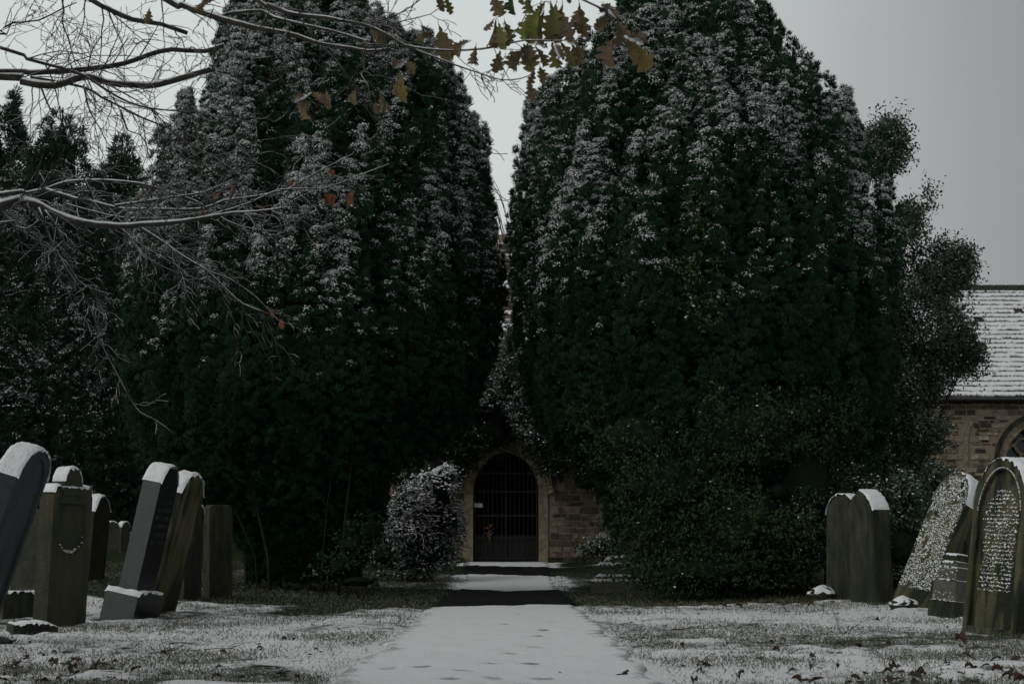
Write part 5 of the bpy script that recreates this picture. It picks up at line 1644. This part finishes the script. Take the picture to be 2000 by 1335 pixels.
# small broken cross base in steps
r = stone_root('cross_base', 'small tilted stepped stump of a broken cross beside the big round-topped stone', None, 'gravestone')
steps_ = [(0.19, 0.0, 0.14, 'stone_dark'), (0.165, 0.14, 0.36, 'stone_grey'), (0.135, 0.36, 0.5, 'stone_grey'), (0.11, 0.5, 0.56, 'stone_grey'), (0.09, 0.56, 0.64, 'stone_dark')]
for hw_, z0, z1, mm in steps_:
    stone_mesh('step', [(-hw_, z0 - (0.2 if z0 == 0 else 0)), (hw_, z0 - (0.2 if z0 == 0 else 0)), (hw_ * 0.9, z1), (-hw_ * 0.9, z1)], hw_ * 1.9, mm, r, bev=0.012)
    snow_cap([(-hw_ * .9, z1), (0, z1 + .001), (hw_ * .9, z1)], hw_ * 1.75, 0.024, r, seed=z1, taper=0.1)
mb = MB()
cs = [(rng.uniform(-.14, .14), -0.163 + 0.03 * (z - .14) / .3, z) for z in rng.uniform(.1, .52, 160)]
blobs(mb, cs, rng.uniform(0.003, 0.008, 160), 0.6, axis=(0, -.8, .6))
loc_build(mb, 'face_snow', ['snow'], r)
place(r, 1858, 1180, 15.6, -40, 7)

r = stone_root('gravestone', 'tall upright stone with steep roof-shaped top, snow on its right slope, under the yew')
pf = [(-0.26, -0.25), (0.26, -0.25), (0.26, 1.14), (0.16, 1.3), (0.0, 1.4), (-0.16, 1.3), (-0.26, 1.14)]
stone_mesh('slab', pf, 0.27, 'stone_dark', r, bev=0.035)
snow_cap([(0.0, 1.402), (0.16, 1.3), (0.26, 1.14)], 0.25, 0.03, r, taper=0.1)
place(r, 1703, 1166, 18.0, -52, -0.5, 0)
r = stone_root('gravestone', 'round-shouldered dark stone half hidden behind the roof-topped upright on the right')
pf = prof_round(0.54, 1.36, rise=0.27)
stone_mesh('slab', pf, 0.18, 'stone_dark', r, bev=0.012)
snow_cap(pf[2:][::-1], 0.2, 0.025, r, seed=9)
place(r, 1652, 1154, 18.8, -44, 2, 0)

def rock(name, label, px, py, D, R, sq, snowk, group=None, mname='stone_dark'):
    r = thing(name, label, 'rock', (0, 0, 0), group)
    th, ph = np.linspace(0, 2 * math.pi, 26), np.linspace(-math.pi / 2, math.pi / 2, 15)
    T, F = np.meshgrid(th, ph)
    d = np.stack([np.cos(F) * np.cos(T), np.cos(F) * np.sin(T), np.sin(F)], -1)
    s_ = R * (0.7 + 0.6 * fbm(d.reshape(-1, 3) + px, 1.8, 3).reshape(T.shape))
    v = d * s_[..., None] * np.array((1.25, 1, sq))
    mb = MB()
    mb.grid(v)
    loc_build(mb, 'boulder', [mname], r)
    k_ = d[..., 2] > 0.15
    mb = MB()
    v2 = v.copy()
    v2[..., 2] += 0.12 * np.clip(d[..., 2], 0, 1) * (fbm(v.reshape(-1, 3), 14, 3).reshape(T.shape) - 0.38) - 0.004
    mb.grid(v2[8:])
    loc_build(mb, 'snow', ['snow'], r)
    place(r, px, py, D, 20)
    r.location.z += R * sq * 0.4
    return r
rock('rock', 'rounded snow-capped rock at the foot of the ivy-covered yew, left of the round-shouldered stone', 1604, 1143, 18.9, 0.16, 0.75, 1)
rock('rock', 'snow-heaped stone at the foot of the strongly leaning gravestone', 1764, 1166, 16.6, 0.13, 0.7, 1)

# chest tomb right of the path
r = stone_root('chest_tomb', 'low stepped stone tomb with snow on its ledges, right of the path under the yew', None, 'tomb')
for hw_, hd, z0, z1, mm in [(0.75, 0.42, -0.15, 0.2, 'stone_grey'), (0.68, 0.36, 0.2, 0.27, 'stone_grey'), (0.6, 0.3, 0.27, 0.4, 'stone_grey'), (0.66, 0.34, 0.4, 0.46, 'stone_grey')]:
    stone_mesh('tier', [(-hw_, z0), (hw_, z0), (hw_, z1), (-hw_, z1)], hd * 2, mm, r, bev=0.012)
    snow_cap([(-hw_, z1), (0, z1 + .001), (hw_, z1)], hd * 2, 0.065, r, taper=0.03, over=0.02, seed=z1)
stone_mesh('lid', [(-0.6, 0.46), (0.6, 0.46), (0.45, 0.56), (-0.45, 0.56)], 0.42, 'stone_grey', r, bev=0.01)
snow_cap([(-0.6, .46), (-0.45, 0.56), (0, .561), (0.45, 0.56), (.6, .46)], 0.42, 0.06, r, taper=0.05)
place(r, 1250, 1136, 24.0, -10)

# ------------------------------------------------------------------ litter on the ground
def leaf_obj(px, py, size, col, lab, grp, kind='oak', flat=False):
    d = 0.75 * FPX / max(py - HORIZ, 20)
    w = P(px, py, d)
    for it in range(3):
        d = (CAMZ - float(gz(w.x, w.y))) * FPX / max(py - HORIZ, 20)
        w = P(px, py, d)
    me = leaf_data(kind, col, int(rng.integers(0, 4)))
    o = bpy.data.objects.new('fallen_leaf', me)
    C.objects.link(o)
    o.location = (w.x, w.y, float(gz(w.x, w.y)) + 0.012)
    s_ = size * 1.2
    o.scale = (s_ * rng.uniform(.7, 1.4), s_, s_ * rng.uniform(0.3, 1.4))
    o.rotation_euler = (rng.uniform(-0.1, 0.25) if flat else rng.uniform(-0.2, 0.4), rng.normal(0, 0.35), rng.uniform(0, 6.28))
    return tag(o, lab, 'leaf', grp)
leaf_obj(1092, 1309, 0.085, 'dead', 'curled brown leaf alone on the snowy path, left of the other one', 'curled leaves on the path', 'oak')
leaf_obj(1204, 1312, 0.085, 'dead', 'curled brown leaf on the right side of the snowy path', 'curled leaves on the path', 'oak')
leaf_obj(1680, 1262, 0.10, 'rust', 'upright reddish leaf on the snow in the right foreground', None, 'beech')
leaf_obj(1888, 1258, 0.10, 'rust', 'large reddish leaf on the snow below the big round-topped stone', None, 'beech')
def left_edge(py):
    return 1000 + (-1.15) * (py - HORIZ) / 0.75 * 1.0
for i in range(110):
    py = 1185 + 148 * rng.random() ** 0.7
    xr_ = 1000 + 1.0 * (py - HORIZ) / 0.75
    leaf_obj(rng.uniform(xr_ + 10, 1995), py, rng.uniform(0.025, 0.05) * (1 + 0.7 * max(0, (py - 1270) / 60)), rng.choice(['dead', 'dead', 'dead', 'dead', 'rust']), 'small dark dead leaf on the snowy grass right of the path', 'dead leaves on the grass right of the path', rng.choice(['oak', 'beech']))
for i in range(62):
    py = 1212 + 122 * rng.random() ** 0.9
    leaf_obj(rng.uniform(5, left_edge(py) - 10), py, rng.uniform(0.025, 0.05) * (1 + 0.7 * max(0, (py - 1270) / 60)), 'dead', 'small dark dead leaf on the snowy grass left of the path', 'dead leaves on the grass left of the path', rng.choice(['oak', 'beech']))
for i in range(40):
    leaf_obj(rng.uniform(1290, 1790), rng.normal(1176, 7), rng.uniform(0.05, 0.09), rng.choice(['rust', 'rust', 'tan', 'dead']), 'rusty fallen leaf on the bare ground below the ivy-covered yew', 'rusty leaves below the yew right of the path', rng.choice(['oak', 'beech']), True)

for i in range(40):
    py = rng.uniform(1284, 1333)
    leaf_obj(rng.uniform(3, 330 - (1333 - py) * 2), py, rng.uniform(0.035, 0.075), rng.choice(['dead', 'dead', 'rust']), 'dark sodden leaf in the rough snowy litter of the left foreground corner', 'sodden leaves in the left corner', rng.choice(['oak', 'beech']))
for i in range(40):
    py = rng.uniform(1282, 1333)
    leaf_obj(rng.uniform(1640 + (1333 - py) * 2, 1997), py, rng.uniform(0.035, 0.075), rng.choice(['dead', 'dead', 'rust']), 'dark sodden leaf in the rough snowy litter of the right foreground corner', 'sodden leaves in the right corner', rng.choice(['oak', 'beech']))
def twig_obj(p0, p1, lab, r=0.004, n_=3, grp='fallen twigs on the snow'):
    pts = []
    for px, py in (p0, ((p0[0] + p1[0]) / 2 + rng.normal(0, 6), (p0[1] + p1[1]) / 2 + rng.normal(0, 3)), p1):
        d = 0.75 * FPX / (py - HORIZ)
        w = P(px, py, d)
        pts.append(Vector((w.x, w.y, float(gz(w.x, w.y)) + 0.02 + rng.uniform(0, .02))))
    base = pts[0].copy()
    mb = MB()
    rs = resample(pts, 0.04) - np.array(tuple(base))
    rs += (fbm(rs + px, 8, 2)[:, None] - .5) * 0.03
    mb.tube(rs, np.linspace(r, r * .4, len(rs)), 5)
    for j in range(n_):
        i = int(rng.integers(1, max(2, len(rs) - 1)))
        tg = unit(rs[i] - rs[i - 1])
        mb.tube([rs[i], rs[i] + tg * .06 + np.array((rng.normal(0, .03), rng.normal(0, .04), .03)), rs[i] + tg * .13 + np.array((rng.normal(0, .06), rng.normal(0, .08), .05))], (r * .6, r * .5, r * .3), 4)
    o = mb.build('fallen_twig', ['bark'], None, True)
    o.location = base
    return tag(o, lab, 'twig', grp)
twig_obj((290, 1278), (372, 1262), 'long forked twig lying on the snow in the left foreground', 0.004)
twig_obj((330, 1288), (384, 1252), 'twig slanting across the forked one in the left foreground', 0.003)
twig_obj((400, 1272), (500, 1278), 'thin twig on the snow right of the forked one', 0.003)
twig_obj((5, 1302), (62, 1292), 'dark twig in the left corner beside a rough snowy heap', 0.004)
twig_obj((40, 1262), (60, 1298), 'thin twig sticking up in the left corner', 0.003, 1)
twig_obj((140, 1285), (165, 1292), 'short twig on the grass left of the path', 0.003, 1)
twig_obj((1205, 1250), (1268, 1226), 'straight twig on the grass just right of the path', 0.003, 1)
twig_obj((1310, 1232), (1400, 1226), 'long curved branch on the snow right of the path', 0.006, 2)
twig_obj((1628, 1200), (1640, 1232), 'twig standing in the snow below the roof-topped stone', 0.003, 2)
twig_obj((1645, 1238), (1705, 1204), 'twig on the snow in front of the leaning snowy stone', 0.003, 2)
twig_obj((30, 1232), (110, 1236), 'twig lying along the broken kerb block', 0.004, 2)

# ------------------------------------------------------------------ tidy: unused helper material, normals
for k_ in list(bpy.data.materials):
    if k_.users == 0:
        bpy.data.materials.remove(k_)
